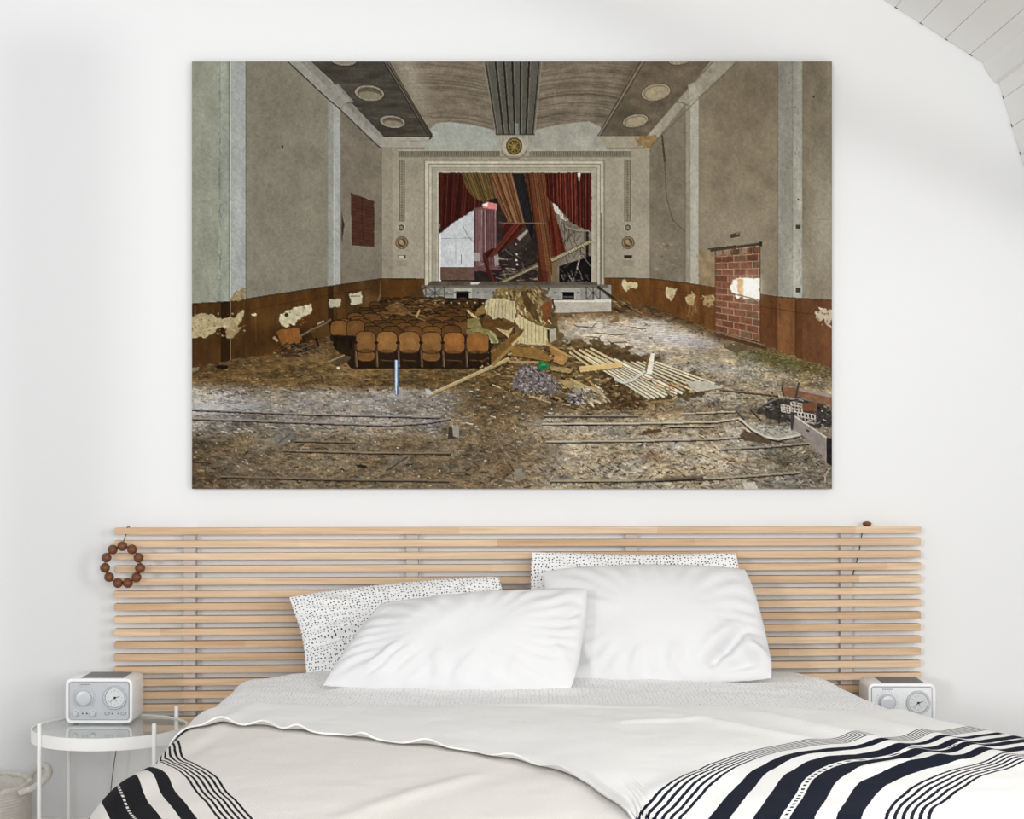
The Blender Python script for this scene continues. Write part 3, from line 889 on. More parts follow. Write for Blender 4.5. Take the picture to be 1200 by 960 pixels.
tube(bm, [((R1 - 0.003) * math.cos(2 * PI * k / 90), (R1 - 0.003) * math.sin(2 * PI * k / 90), HB + 0.004 + 0.002 * math.sin(k * 2.1)) for k in range(91)], lambda f: 0.0085 + 0.0012 * math.sin(f * 90 * 5.0), 10)
from_bm('rim', bm, M['rope'], bk, True)
for s in (1, -1):
    bm = bmesh.new()
    pts = spline([(s * 0.165, 0.085, HB - 0.01), (s * 0.178, 0.075, HB + 0.025), (s * 0.215, 0.045, HB + 0.052), (s * 0.246, 0.0, HB + 0.050), (s * 0.250, -0.030, HB + 0.032), (s * 0.222, -0.058, HB + 0.010), (s * 0.180, -0.072, HB - 0.006)], 14)
    n_ = len(pts)
    tube(bm, pts, lambda f: 0.0095 + 0.0016 * math.sin(f * 190), 10)
    from_bm('handle', bm, M['rope'], bk, True)


# ------------------------------------------------------------------ the canvas print: a derelict theatre hall, drawn stroke by stroke
PX0, PY0, PW_, PH_ = 225.0, 72.0, 750, 501
SS = 2
GH, GW = PH_ * SS, PW_ * SS
IMG = np.zeros((GH, GW, 3), np.float32)
GX = (PX0 + (np.arange(GW) + 0.5) / SS)[None, :].repeat(GH, 0)
GY = (PY0 + (np.arange(GH) + 0.5) / SS)[:, None].repeat(GW, 1)
RS = np.random.RandomState(4)
rnd = random.Random(21)
N1, N2, N3 = Noise2(31), Noise2(32), Noise2(33)

def clampbox(x0, x1, y0, y1):
    j0 = max(0, int((x0 - PX0) * SS) - 1); j1 = min(GW, int((x1 - PX0) * SS) + 2)
    i0 = max(0, int((y0 - PY0) * SS) - 1); i1 = min(GH, int((y1 - PY0) * SS) + 2)
    return i0, i1, j0, j1

def inside(pts, X, Y):
    m = np.zeros(X.shape, bool)
    n = len(pts)
    for i in range(n):
        xa, ya = pts[i]; xb, yb = pts[(i + 1) % n]
        if ya == yb: continue
        c = ((ya > Y) != (yb > Y)) & (X < (xb - xa) * (Y - ya) / (yb - ya) + xa)
        m ^= c
    return m

def tone(c, X, Y, tex):
    """colour with texture: tex = (noise amplitude, x scale, y scale, seed offset)"""
    col = np.array(c, np.float32)[None, None, :] / 255.0
    if tex is None:
        return np.broadcast_to(col, X.shape + (3,)).astype(np.float32)
    amp, sx, sy = tex[:3]; so = tex[3] if len(tex) > 3 else 0
    n = N1.fbm(X / sx + so * 13.7, Y / sy + so * 7.1, 4)
    return np.clip(col * (1 + amp * n)[..., None], 0, 1).astype(np.float32)

def poly(pts, c, a=1.0, tex=None, rag=0.0, ragscale=4.0):
    xs = [p[0] for p in pts]; ys = [p[1] for p in pts]
    i0, i1, j0, j1 = clampbox(min(xs) - rag, max(xs) + rag, min(ys) - rag, max(ys) + rag)
    if i1 <= i0 or j1 <= j0: return
    X = GX[i0:i1, j0:j1]; Y = GY[i0:i1, j0:j1]
    if rag > 0:
        m = inside(pts, X + rag * N2.fbm(X / ragscale, Y / ragscale, 3) * 1.6, Y + rag * N3.fbm(X / ragscale + 9, Y / ragscale, 3) * 1.6)
    else:
        m = inside(pts, X, Y)
    if not m.any(): return
    t = tone(c, X, Y, tex)
    sub = IMG[i0:i1, j0:j1]
    sub[m] = sub[m] * (1 - a) + t[m] * a

def line(x0, y0, x1, y1, w, c, a=1.0, tex=None):
    L = math.hypot(x1 - x0, y1 - y0) + 1e-6
    nx, ny = -(y1 - y0) / L * w / 2, (x1 - x0) / L * w / 2
    poly([(x0 + nx, y0 + ny), (x1 + nx, y1 + ny), (x1 - nx, y1 - ny), (x0 - nx, y0 - ny)], c, a, tex)

def pline(pts, w, c, a=1.0):
    for p, q in zip(pts[:-1], pts[1:]):
        line(p[0], p[1], q[0], q[1], w, c, a)

def ell(cx, cy, rx, ry, c, a=1.0, rot=0.0, pw=2.0, tex=None, soft=0.0):
    R = max(rx, ry) * (1 + 2 * soft)
    i0, i1, j0, j1 = clampbox(cx - R, cx + R, cy - R, cy + R)
    if i1 <= i0 or j1 <= j0: return
    X = GX[i0:i1, j0:j1]; Y = GY[i0:i1, j0:j1]
    ca, sa = math.cos(rot), math.sin(rot)
    u = ((X - cx) * ca + (Y - cy) * sa) / rx; v = (-(X - cx) * sa + (Y - cy) * ca) / ry
    d = np.abs(u) ** pw + np.abs(v) ** pw
    t = tone(c, X, Y, tex)
    if soft > 0:
        k = (np.exp(-d * 1.5) * a)[..., None]
    else:
        k = ((d < 1) * a)[..., None]
    IMG[i0:i1, j0:j1] = IMG[i0:i1, j0:j1] * (1 - k) + t * k

def glow(cx, cy, rx, ry, c, a, rot=0.0):
    ell(cx, cy, rx, ry, c, a, rot, 2.0, None, 1.0)

def lerp(p, q, t): return (p[0] + (q[0] - p[0]) * t, p[1] + (q[1] - p[1]) * t)

def strokes(n, region, lx, ly, w, cols, ang=(-0.4, 0.4), a=(0.5, 1.0), grow=True):
    """small litter strokes inside a polygon; they get larger lower down as the floor comes nearer"""
    xs = [p[0] for p in region]; ys = [p[1] for p in region]
    X = RS.uniform(min(xs), max(xs), n * 3); Y = RS.uniform(min(ys), max(ys), n * 3)
    ok = inside(region, X[None, :], Y[None, :])[0]
    cnt = 0
    for x, y in zip(X[ok], Y[ok]):
        cnt += 1
        if cnt > n: break
        s = (0.45 + 0.75 * (y - 350) / 220.0) if grow else 1.0
        L = rnd.uniform(lx, ly) * s; th = rnd.uniform(*ang)
        c = rnd.choice(cols); k = rnd.uniform(0.8, 1.15)
        line(x, y, x + L * math.cos(th), y + L * math.sin(th) * 0.7, rnd.uniform(0.5, 1.0) * w * s, tuple(min(255, v * k) for v in c), rnd.uniform(*a))

# --- plaster of the end wall
poly([(440, 150), (765, 150), (765, 372), (440, 372)], (148, 141, 126), tex=(0.10, 30, 40))
# --- vaulted ceiling
poly([(440, 72), (760, 72), (705, 162), (505, 162)], (116, 106, 93), tex=(0.22, 16, 7))
for k in range(46):          # arcs of damp along the vault
    t = k / 45.0
    ycen = 72 + 82 * t
    xl, xr = lerp((452, 60), (508, 158), t)[0], lerp((574, 60), (582, 158), t)[0]
    amp = rnd.uniform(3, 7)
    c = rnd.choice([(92, 82, 68), (134, 124, 110), (80, 70, 58), (140, 131, 118)])
    pts = [(xl + (xr - xl) * u, ycen - amp * math.sin(PI * (0.15 + 0.6 * u)) + 10 * u * u + rnd.uniform(-.7, .7)) for u in np.linspace(0.05, 1, 14)]
    pline(pts, rnd.uniform(0.6, 1.8), c, rnd.uniform(0.15, 0.42))
    xl, xr = lerp((630, 60), (624, 158), t)[0], lerp((757, 60), (704, 158), t)[0]
    c = rnd.choice([(92, 80, 66), (140, 128, 112), (74, 62, 50), (146, 134, 118)])
    pts = [(xl + (xr - xl) * u, ycen + 10 - amp * 1.5 * math.sin(PI * (0.2 + 0.55 * u)) - 6 * u * (1 - u) * 2 + rnd.uniform(-.8, .8)) for u in np.linspace(0, 0.96, 14)]
    pline(pts, rnd.uniform(0.6, 2.0), c, rnd.uniform(0.2, 0.5))
glow(478, 80, 16, 40, (176, 170, 158), 0.55, -0.5)
glow(492, 118, 10, 34, (160, 154, 142), 0.45, -0.5)
glow(738, 92, 10, 26, (70, 60, 48), 0.5, 0.5)
# lunettes above the proscenium
poly([(502, 162), (505, 150), (511, 144), (528, 143), (552, 146), (572, 151), (582, 154), (590, 178), (497, 178)], (152, 157, 152), tex=(0.06, 14, 14))
poly([(617, 178), (625, 153), (640, 149), (660, 145), (690, 142), (703, 148), (708, 160), (711, 178)], (152, 152, 144), tex=(0.08, 14, 14))
pline([(505, 150), (511, 144), (528, 143), (552, 146), (580, 152)], 1.0, (112, 102, 88), 0.8)
pline([(625, 153), (640, 149), (660, 145), (690, 142), (703, 148)], 1.0, (108, 96, 80), 0.8)
poly([(582, 157), (626, 157), (622, 178), (585, 178)], (150, 148, 138), tex=(0.08, 6, 12))
for k in range(16):
    line(586 + k * 2.4, 158, 586 + k * 2.4 + rnd.uniform(-.5, .5), 158 + rnd.uniform(4, 14), 0.8, (110, 98, 80), 0.35)
# central ribbed beam
poly([(567, 72), (635, 72), (626.5, 158), (581, 158)], (86, 84, 77), tex=(0.12, 5, 30))
for k, u in enumerate((0.03, 0.2, 0.345, 0.49, 0.635, 0.78, 0.95)):
    p = lerp((567, 72), (635, 72), u); q = lerp((581, 158), (626.5, 158), u)
    line(p[0], p[1], q[0], q[1], 2.0 if 0.1 < u < 0.9 else 1.0, (28, 25, 22), 0.9)
    line(p[0] + 1.9, p[1], q[0] + 1.5, q[1], 1.0, (116, 114, 106), 0.55)
line(567, 72, 581, 158, 1.6, (128, 122, 108), 0.8); line(635, 72, 626.5, 158, 1.4, (136, 128, 112), 0.8)
line(581, 157.6, 626.5, 157.6, 1.6, (48, 44, 38), 0.9)
line(605.5, 145, 606, 162, 4, (124, 132, 128), 0.85)
# --- soffits with round lamps
poly([(360, 72), (454, 72), (507, 158), (504, 161), (447, 160), (440, 150)], (70, 66, 59), tex=(0.28, 22, 5))
poly([(748, 72), (836, 72), (764, 155), (757, 160), (700, 160)], (104, 93, 79), tex=(0.24, 14, 8))
glow(735, 135, 26, 20, (74, 70, 60), 0.6)
glow(785, 92, 22, 14, (128, 112, 94), 0.5)
for k in range(60):
    x = rnd.uniform(370, 500); y = rnd.uniform(74, 158)
    line(x, y, x + rnd.uniform(6, 26), y + rnd.uniform(-1, 1), rnd.uniform(.5, 1.2), rnd.choice([(50, 46, 40), (92, 86, 76), (112, 106, 94)]), 0.3)
poly([(363, 72), (352, 60), (447, 161), (452, 160)], (60, 56, 50))
for o_ in (0, 3.2, 6.0):
    line(449 + o_ * 1.1, 72, 503 + o_ * 0.7, 161, 1.1, (46, 42, 37), 0.9)
    line(450.8 + o_ * 1.1, 72, 504.3 + o_ * 0.7, 160, 0.8, (128, 122, 110), 0.7)
poly([(446, 160), (504, 160), (507, 157), (505, 164), (446, 163)], (44, 41, 36))
for o_ in (0, 2.6, 5.0):
    line(756 - o_, 72, 703 - o_ * 0.6, 160, 1.0, (58, 50, 42) if o_ != 2.6 else (140, 130, 114), 0.85)
for cx, cy, rx, ry in ((402, 70, 16, 7), (433, 109.5, 17, 9), (460, 143, 14.5, 7)):
    ell(cx, cy, rx + 1, ry + 0.8, (38, 35, 31), 0.8, 0.12)
    ell(cx, cy, rx, ry, (140, 135, 122), 1, 0.12, tex=(0.1, 5, 5))
    ell(cx + 0.6, cy + 0.3, rx - 2.2, ry - 1.8, (92, 82, 70), 1, 0.12, tex=(0.15, 5, 5))
    ell(cx + 1, cy + ry * 0.32, rx - 4, ry * 0.5, (148, 140, 124), 0.65, 0.12)
for cx, cy, rx, ry in ((798, 69.5, 15, 6), (768.5, 108.5, 17, 9.5), (744.5, 142, 15, 7.2)):
    ell(cx, cy, rx + 1, ry + 0.8, (62, 52, 42), 0.8, -0.2)
    ell(cx, cy, rx, ry, (150, 140, 118), 1, -0.2, tex=(0.1, 5, 5))
    ell(cx, cy, rx - 2.2, ry - 1.8, (112, 100, 80), 1, -0.2)
    ell(cx + 0.5, cy + 0.4, rx - 3.2, ry - 2.4, (158, 146, 122), 1, -0.2, tex=(0.12, 4, 4))
# --- left side wall
poly([(225, 72), (262, 72), (262, 362), (225, 362)], (140, 143, 132), tex=(0.10, 18, 40))
poly([(256, 72), (272, 72), (272, 362), (256, 362)], (142, 150, 141), tex=(0.12, 6, 40))
line(258, 72, 258, 235, 1.2, (98, 112, 104), 0.5); line(269.3, 72, 269.3, 355, 1.2, (104, 106, 98), 0.6)
for k in range(40):
    y = rnd.uniform(80, 350); line(257 + rnd.uniform(-1, 3), y, 257 + rnd.uniform(-1, 3), y + rnd.uniform(2, 9), 1, (86, 100, 94), rnd.uniform(.2, .7))
poly([(288, 72), (340, 72), (386, 118), (386, 336), (288, 352)], (124, 120, 108), tex=(0.10, 26, 26))
glow(330, 300, 60, 60, (138, 134, 122), 0.4); glow(330, 110, 40, 40, (112, 107, 94), 0.5)
poly([(398, 126), (448, 172), (448, 328), (398, 334)], (116, 108, 97), tex=(0.12, 16, 22))
glow(425, 300, 26, 26, (128, 122, 108), 0.5)
poly([(270, 72), (288.5, 72), (288.5, 352), (270, 356)], (154, 158, 158), tex=(0.06, 8, 30))
line(270.6, 72, 270.6, 352, 1.0, (188, 192, 190), 0.7); line(288.6, 72, 288.6, 350, 0.8, (84, 82, 74), 0.6)
glow(279, 240, 8, 60, (172, 177, 178), 0.6)
poly([(384.5, 112), (399.5, 124), (399.5, 334), (384.5, 336)], (138, 141, 138), tex=(0.06, 5, 40))
poly([(391, 118), (399.5, 124), (399.5, 333), (391, 335)], (154, 158, 157), tex=(0.05, 5, 40))
line(391.2, 180, 391.2, 330, 0.9, (188, 192, 192), 0.7); line(399.8, 128, 399.8, 333, 0.8, (72, 68, 60), 0.6)
for k in range(70):
    x = rnd.choice([rnd.uniform(288, 384), rnd.uniform(226, 256), rnd.uniform(400, 446)]); y = rnd.uniform(110, 330)
    line(x, y, x + rnd.uniform(2, 14), y + rnd.uniform(-3, 3), 0.8, rnd.choice([(96, 92, 80), (146, 142, 130)]), 0.22)
ell(331.5, 172.5, 0.8, 2.2, (30, 28, 24), 0.9)
# cornice
poly([(337, 72), (364, 72), (392, 98), (404, 112), (449, 160), (449, 173), (446, 174), (396, 126), (384, 116)], (142, 142, 137), tex=(0.10, 7, 7))
poly([(352, 72), (364, 72), (450, 160), (449, 166)], (124, 120, 112), 0.7, tex=(0.14, 5, 5))
pline([(337, 72), (384, 116), (396, 126), (446, 174)], 1.6, (58, 52, 45), 0.85)
pline([(390, 98), (397, 101), (404, 110), (416, 121), (405, 121), (400, 128)], 1.0, (66, 62, 56), 0.7)
poly([(388, 100), (397, 99), (415, 120), (407, 120), (401, 127), (386, 113)], (138, 137, 131), 0.8, tex=(0.1, 5, 5))
poly([(446, 161), (504, 161), (498, 173), (447, 173)], (152, 149, 140), tex=(0.06, 8, 8))
line(446, 173.5, 498, 174, 1.2, (92, 86, 74), 0.8); line(470, 166, 503, 165, 0.8, (112, 106, 96), 0.6)
poly([(447, 174), (460, 174), (460, 328), (447, 328)], (126, 118, 104), 0.5)
line(447.2, 172, 447.2, 328, 0.9, (102, 94, 82), 0.7)
# --- frieze, proscenium and ornaments
poly([(467, 176.5), (586, 176.5), (586, 183.5), (467, 183.5)], (116, 112, 100))
poly([(622, 176.5), (740, 176.5), (740, 183.5), (622, 183.5)], (122, 116, 103))
for k in range(110):
    x = 468 + k * 2.47
    if x > 739 or 586 < x < 621: continue
    line(x, 178, x, 183, 0.9, (80, 76, 66), 0.75)
line(467, 176.6, 740, 176.6, 1.0, (172, 168, 154), 0.7); line(467, 184.2, 740, 184.2, 1.0, (90, 84, 72), 0.6)
poly([(497, 187.5), (708.5, 187.5), (708.5, 338), (497, 338)], (166, 161, 146), tex=(0.06, 20, 20))
for d, c, w in ((0.6, (94, 86, 72), 1.0), (3.4, (190, 186, 170), 1.4), (5.2, (112, 104, 88), 1.0), (7.5, (184, 180, 164), 1.2), (9.3, (100, 92, 78), 0.9)):
    pline([(497 + d, 338), (497 + d, 187.5 + d), (708.5 - d, 187.5 + d), (708.5 - d, 338)], w, c, 0.85)
poly([(507, 197), (699, 197), (699, 334), (507, 334)], (152, 147, 132), tex=(0.06, 14, 14))
pline([(512.5, 334), (512.5, 201.5), (695, 201.5), (695, 334)], 1.0, (178, 174, 160), 0.7)
pline([(704.6, 250), (704.6, 334)], 2.2, (76, 66, 52), 0.6)
poly([(514, 203), (693, 203), (693, 333), (514, 333)], (40, 33, 32), tex=(0.3, 8, 8))
for x0, x1 in ((468.5, 474), (732, 738.5)):
    poly([(x0, 187), (x1, 187), (x1, 260), (x0, 260)], (132, 124, 108), tex=(0.1, 3, 5))
    line(x0, 187, x0, 260, 0.8, (86, 80, 68), 0.8); line(x1, 187, x1, 260, 0.8, (86, 80, 68), 0.8)
    for k in range(24):
        ell((x0 + x1) / 2, 189.5 + k * 3, 1.2, 1.1, (92, 84, 70), 0.7)
line(474, 262, 474, 262, 1, (90, 84, 70))
for cx in (470.5, 735.5):
    ell(cx, 267, 4.6, 4.6, (172, 166, 148)); ell(cx, 267, 3.6, 3.8, (78, 68, 54)); ell(cx, 267, 1.9, 2.2, (132, 120, 98))
    ell(cx + .4, 284.5, 7.6, 7.6, (92, 78, 60)); ell(cx + .4, 284.5, 6.2, 6.4, (136, 114, 86)); ell(cx + .4, 284.5, 5.0, 5.2, (86, 66, 46)); ell(cx - .4, 283.6, 2.4, 3.0, (152, 132, 104)); ell(cx + 2, 286, 1.6, 1.6, (142, 120, 90))
    poly([(cx - 4.5, 299), (cx + 5, 299), (cx + 5, 303), (cx - 4.5, 303)], (50, 42, 34)); 
    poly([(cx - 6, 305), (cx + 7, 305), (cx + 7, 312), (cx - 6, 312)], (128, 120, 104), 0.6)
poly([(466.5, 299.6), (473.5, 299.6), (473.5, 302), (466.5, 302)], (178, 172, 160))
# crest over the stage
ell(602.5, 171.5, 14, 11.5, (160, 156, 142)); ell(602.5, 171.5, 9.6, 10.2, (66, 54, 34)); ell(602.5, 171.5, 8.0, 8.6, (126, 104, 58)); ell(602.5, 172, 6.6, 7.2, (74, 58, 30))
for k in range(9):
    a = k * 0.7; line(602.5, 172, 602.5 + 6 * math.cos(a), 172 + 6.6 * math.sin(a), 1.4, (148, 124, 70), 0.85)
pline([(588, 176), (590, 181), (597, 186), (608, 186), (615, 181), (617, 176)], 1.6, (112, 104, 88), 0.9)

# --- what stands on the stage
poly([(515, 262), (556, 246), (556, 313), (515, 313)], (184, 189, 199), tex=(0.05, 10, 14))
poly([(514.5, 272), (517, 272), (517, 330), (514.5, 330)], (206, 208, 212))
line(517, 279.5, 554, 279, 0.8, (120, 118, 126), 0.7); line(534, 281, 534, 309, 0.6, (146, 148, 158), 0.7); line(540.6, 298, 540.6, 309, 1.2, (60, 56, 60), 0.8)
pline([(542, 264), (548, 276), (555, 284)], 0.8, (110, 108, 116), 0.8)
poly([(516, 313), (556, 313), (556, 328), (516, 328)], (98, 74, 66), tex=(0.15, 4, 2))
poly([(555, 244), (582, 241), (587, 316), (555, 318)], (104, 72, 74), tex=(0.1, 3, 12))
for k in range(15):
    x = 556.5 + k * 2.0; line(x, 246, x + rnd.uniform(-1, 1.5), 312, rnd.uniform(.6, 1.6), rnd.choice([(66, 40, 42), (158, 136, 140), (122, 94, 96), (80, 52, 54)]), 0.7)
poly([(565, 240), (572, 237), (582, 239), (582, 246), (566, 244)], (206, 116, 120)); poly([(565, 240), (572, 237), (571, 243)], (226, 216, 214))
poly([(582, 238), (618, 262), (628, 300), (622, 318), (584, 312)], (46, 38, 36), tex=(0.3, 5, 5))
poly([(604, 270), (623, 264), (620, 284), (603, 296), (593, 300)], (58, 48, 42), tex=(0.2, 5, 5))
poly([(606, 279), (621, 266), (622, 268), (609, 282)], (150, 144, 138))
for k in range(26):
    x = rnd.uniform(556, 628); y = rnd.uniform(300, 328)
    line(x, y, x + rnd.uniform(4, 20), y + rnd.uniform(-8, 4), rnd.uniform(.6, 1.4), rnd.choice([(128, 114, 104), (92, 76, 66), (156, 146, 138), (28, 22, 20), (70, 48, 44)]), 0.8)
for x, y in ((605, 286), (605, 305), (606, 310), (605.5, 298)): ell(x, y, 0.9, 1.2, (226, 222, 214))
poly([(556, 296), (562, 296), (562, 306), (556, 306)], (158, 154, 156), 0.8); poly([(579, 300), (584, 298), (585, 311), (580, 312)], (150, 144, 146), 0.8)
poly([(640, 228), (667, 258), (692, 272), (692, 333), (645, 333), (648, 300), (660, 292)], (110, 101, 92), tex=(0.2, 6, 6))
poly([(660, 276), (688, 272), (687, 305), (662, 312)], (124, 117, 106), tex=(0.1, 8, 8)); line(688, 268, 688, 318, 3.0, (24, 20, 20))
for pts in ([(640, 230), (645, 232), (647, 240), (643, 238)], [(647, 238), (653, 241), (657, 252), (651, 250)], [(655, 246), (659, 247), (661, 258), (657, 256)], [(662, 254), (666, 256), (665, 259), (661, 259)]):
    poly(pts, (206, 200, 196), 0.9)
for k in range(22):
    x = rnd.uniform(643, 664); y = rnd.uniform(238, 262); line(x, y, x + rnd.uniform(-2, 2), y + rnd.uniform(4, 14), 0.8, rnd.choice([(60, 48, 44), (160, 150, 144), (96, 70, 60)]), 0.7)
for k in range(22):
    x = rnd.uniform(652, 686); y = rnd.uniform(258, 300); line(x, y, x + rnd.uniform(-12, 12), y + rnd.uniform(4, 22), 0.8, rnd.choice([(46, 36, 32), (84, 56, 46), (72, 64, 56)]), 0.75)
pline([(662, 266), (676, 270), (691, 271)], 1.6, (132, 124, 116))
poly([(655, 312), (692, 300), (692, 332), (655, 332)], (22, 19, 20), tex=(0.3, 3, 3))
for k in range(26):
    x = rnd.uniform(658, 690); y = rnd.uniform(318, 331); line(x, y, x + rnd.uniform(-4, 4), y + rnd.uniform(-7, 2), 0.9, rnd.choice([(140, 138, 142), (92, 90, 94), (176, 174, 176)]), 0.7)
line(676, 316, 680, 299, 1.2, (158, 150, 142))
for k in range(60):
    x = rnd.uniform(586, 690); y = rnd.uniform(255, 326)
    if x > 628 and x < 648: continue
    line(x, y, x + rnd.uniform(-9, 9), y + rnd.uniform(-8, 12), rnd.uniform(.5, 1.2), rnd.choice([(120, 108, 98), (70, 56, 50), (24, 19, 18), (150, 140, 130), (88, 48, 40)]), 0.6)
for k in range(30):
    x = rnd.uniform(586, 640); y = rnd.uniform(316, 331)
    line(x, y, x + rnd.uniform(3, 14), y + rnd.uniform(-3, 2), rnd.uniform(.6, 1.3), rnd.choice([(126, 112, 98), (60, 48, 42), (150, 136, 120)]), 0.75)
# hanging curtains
def curtain(pts, c, n, top, bot, cols, w=(0.5, 1.3), a=(0.3, 0.75)):
    """top and bot are the two ends of the cloth; threads run between them and are kept inside the outline"""
    save = IMG.copy()
    poly(pts, c, tex=(0.15, 5, 20), rag=0.8)
    for k in range(n):
        u = rnd.random()
        p = lerp(top[0], top[1], u); q = lerp(bot[0], bot[1], min(1, max(0, u + rnd.uniform(-.02, .02))))
        line(p[0], p[1], q[0], q[1], rnd.uniform(*w), rnd.choice(cols), rnd.uniform(*a))
    xs = [p[0] for p in pts]; ys = [p[1] for p in pts]
    m = inside(pts, GX + 1.2 * N2.fbm(GX / 2.5, GY / 2.5, 2), GY + 1.6 * N3.fbm(GX / 2.5, GY / 2.5, 2))
    IMG[~m] = save[~m]
RED = [(44, 14, 12), (88, 36, 28), (28, 11, 10), (104, 54, 42), (58, 20, 16), (72, 26, 21)]
GOLD = [(62, 48, 24), (112, 92, 52), (40, 30, 18), (134, 112, 68), (92, 66, 36)]
RUST = [(88, 50, 28), (140, 100, 64), (54, 28, 18), (164, 126, 88), (112, 66, 40), (70, 34, 22)]
curtain([(515, 203), (572, 203), (584, 232), (567, 238), (546, 252), (530, 262), (515, 275)], (62, 22, 17), 150, ((514, 202), (580, 202)), ((512, 280), (574, 246)), RED)
curtain([(541, 203), (580, 203), (586, 230), (567, 238), (553, 230), (545, 218)], (80, 62, 34), 70, ((540, 202), (580, 202)), ((556, 240), (586, 234)), GOLD)
curtain([(574, 203), (602, 203), (616, 262), (597, 262), (584, 238)], (104, 70, 46), 60, ((572, 202), (602, 202)), ((597, 263), (616, 263)), RUST, (0.4, 1.0))
poly([(600, 203), (616, 203), (625, 262), (624, 283), (615, 262)], (26, 25, 27), tex=(0.4, 2, 14))
for k in range(7): line(602 + k * 1.8, 203, 612 + k * 1.6, 260, 0.7, (58, 56, 58), 0.5)
curtain([(587, 261), (616, 261), (606, 279), (585, 296), (571, 303), (565, 296), (583, 289), (590, 276)], (88, 28, 22), 50, ((584, 260), (618, 260)), ((560, 300), (578, 306)), RED + [(120, 60, 44)])
curtain([(565, 296), (571, 301), (575, 318), (583, 331), (578, 333), (569, 318)], (52, 26, 28), 14, ((564, 296), (572, 300)), ((576, 333), (584, 332)), RED)
curtain([(614, 203), (642, 203), (648, 240), (656, 270), (662, 296), (652, 308), (643, 333), (630, 333), (629, 284), (622, 245)], (96, 52, 30), 120, ((613, 202), (642, 202)), ((629, 334), (662, 330)), [(66, 34, 20), (116, 72, 44), (44, 22, 14), (134, 94, 60), (88, 42, 26), (104, 58, 34)])
curtain([(643, 240), (656, 268), (664, 296), (650, 305), (642, 268)], (98, 34, 20), 40, ((640, 238), (650, 238)), ((644, 308), (664, 300)), RED + [(120, 54, 34)])
curtain([(640, 203), (693, 203), (693, 272), (680, 267), (667, 259), (655, 244), (640, 230)], (68, 24, 20), 170, ((636, 202), (694, 202)), ((640, 276), (694, 276)), RED + [(140, 60, 44)])
poly([(676.5, 203), (680.5, 203), (678.5, 213)], (200, 194, 186))
line(585, 261.2, 640, 261.8, 1.0, (130, 106, 96), 0.7)
line(584, 333, 630, 311, 4.2, (150, 140, 112)); line(584, 331.4, 630, 309.6, 0.9, (66, 56, 44)); line(584.6, 334.6, 630, 313, 0.9, (60, 50, 40))
line(646, 305, 692.5, 282.5, 4.4, (160, 150, 120)); line(646, 303.2, 692.5, 280.6, 0.9, (66, 58, 46)); line(647, 307.4, 692.5, 285, 1.0, (54, 46, 38))
for k in range(18):
    p = lerp((587, 332), (629, 312), k / 17); line(p[0], p[1] - 1, p[0] + 1.2, p[1] + 0.8, 0.9, (96, 84, 62), 0.7)
    p = lerp((648, 304.5), (691, 283.5), k / 17); line(p[0], p[1] - 1, p[0] + 1.2, p[1] + 0.8, 0.9, (100, 90, 68), 0.7)
poly([(647, 308), (653, 306), (652, 333), (647, 333)], (112, 90, 62))
poly([(630, 318), (643, 318), (642, 333), (630, 333)], (70, 34, 22), 0.5)
poly([(505, 329.5), (700, 330.5), (700, 336), (498, 336)], (84, 74, 64), tex=(0.25, 6, 2))
poly([(552, 331), (562, 331), (560, 333.5), (551, 333.5)], (196, 190, 188))

# --- right side wall
poly([(761, 168), (803, 122), (803, 332), (761, 328)], (118, 109, 95), tex=(0.14, 14, 22))
poly([(819, 112), (862, 72), (912, 72), (912, 350), (819, 336)], (130, 119, 101), tex=(0.11, 18, 18))
glow(860, 270, 60, 50, (146, 137, 121), 0.5); glow(880, 110, 40, 40, (116, 104, 87), 0.5)
poly([(939, 72), (975, 72), (975, 353), (939, 352)], (126, 117, 100), tex=(0.14, 12, 26))
glow(965, 260, 22, 90, (166, 160, 146), 0.7)
poly([(803, 118), (819.5, 108), (819.5, 334), (803, 332)], (142, 137, 124), tex=(0.07, 5, 30))
poly([(809, 116), (818, 110), (818, 334), (809, 333)], (166, 164, 154), tex=(0.06, 5, 30))
line(803, 122, 803, 332, 0.8, (92, 84, 70), 0.6); line(819.3, 112, 819.3, 334, 0.8, (102, 94, 80), 0.5)
poly([(911, 72), (928, 72), (928, 350), (911, 349)], (142, 141, 133), tex=(0.08, 7, 30))
poly([(928, 72), (940, 72), (940, 352), (928, 350)], (160, 160, 152), tex=(0.08, 5, 30))
line(911, 72, 911, 349, 1.0, (94, 88, 76), 0.7); line(940, 72, 940, 350, 0.9, (98, 92, 78), 0.5); line(928.5, 72, 928.5, 350, 0.7, (112, 112, 104), 0.6)
glow(932, 320, 14, 40, (182, 184, 178), 0.5)
for k in range(120):
    x = rnd.choice([rnd.uniform(820, 910), rnd.uniform(762, 802), rnd.uniform(941, 974)]); y = rnd.uniform(110, 340)
    line(x, y, x + rnd.uniform(3, 16), y - rnd.uniform(-1, 6), 0.8, rnd.choice([(104, 94, 78), (150, 140, 122)]), 0.2)
for k in range(36):
    x = rnd.uniform(912, 939); y = rnd.uniform(90, 345); line(x, y, x + rnd.uniform(-1, 1), y + rnd.uniform(2, 9), 0.8, (92, 90, 82), rnd.uniform(.2, .6))
for x, y, r in ((931.5, 126, 1.2), (953, 114, .9), (934.8, 266, 2.6), (935, 340, 3.0), (935, 234, 1)):
    poly([(x - r, y - r), (x + r, y - r), (x + r, y + r), (x - r, y + r)], (60, 52, 44), 0.9)
pline([(775.5, 160), (777, 178), (779, 196), (780.5, 230), (788, 258), (803, 272)], 0.9, (72, 62, 50), 0.75)
pline([(775.5, 158), (777.5, 176), (779, 190)], 2.2, (54, 46, 38), 0.7)
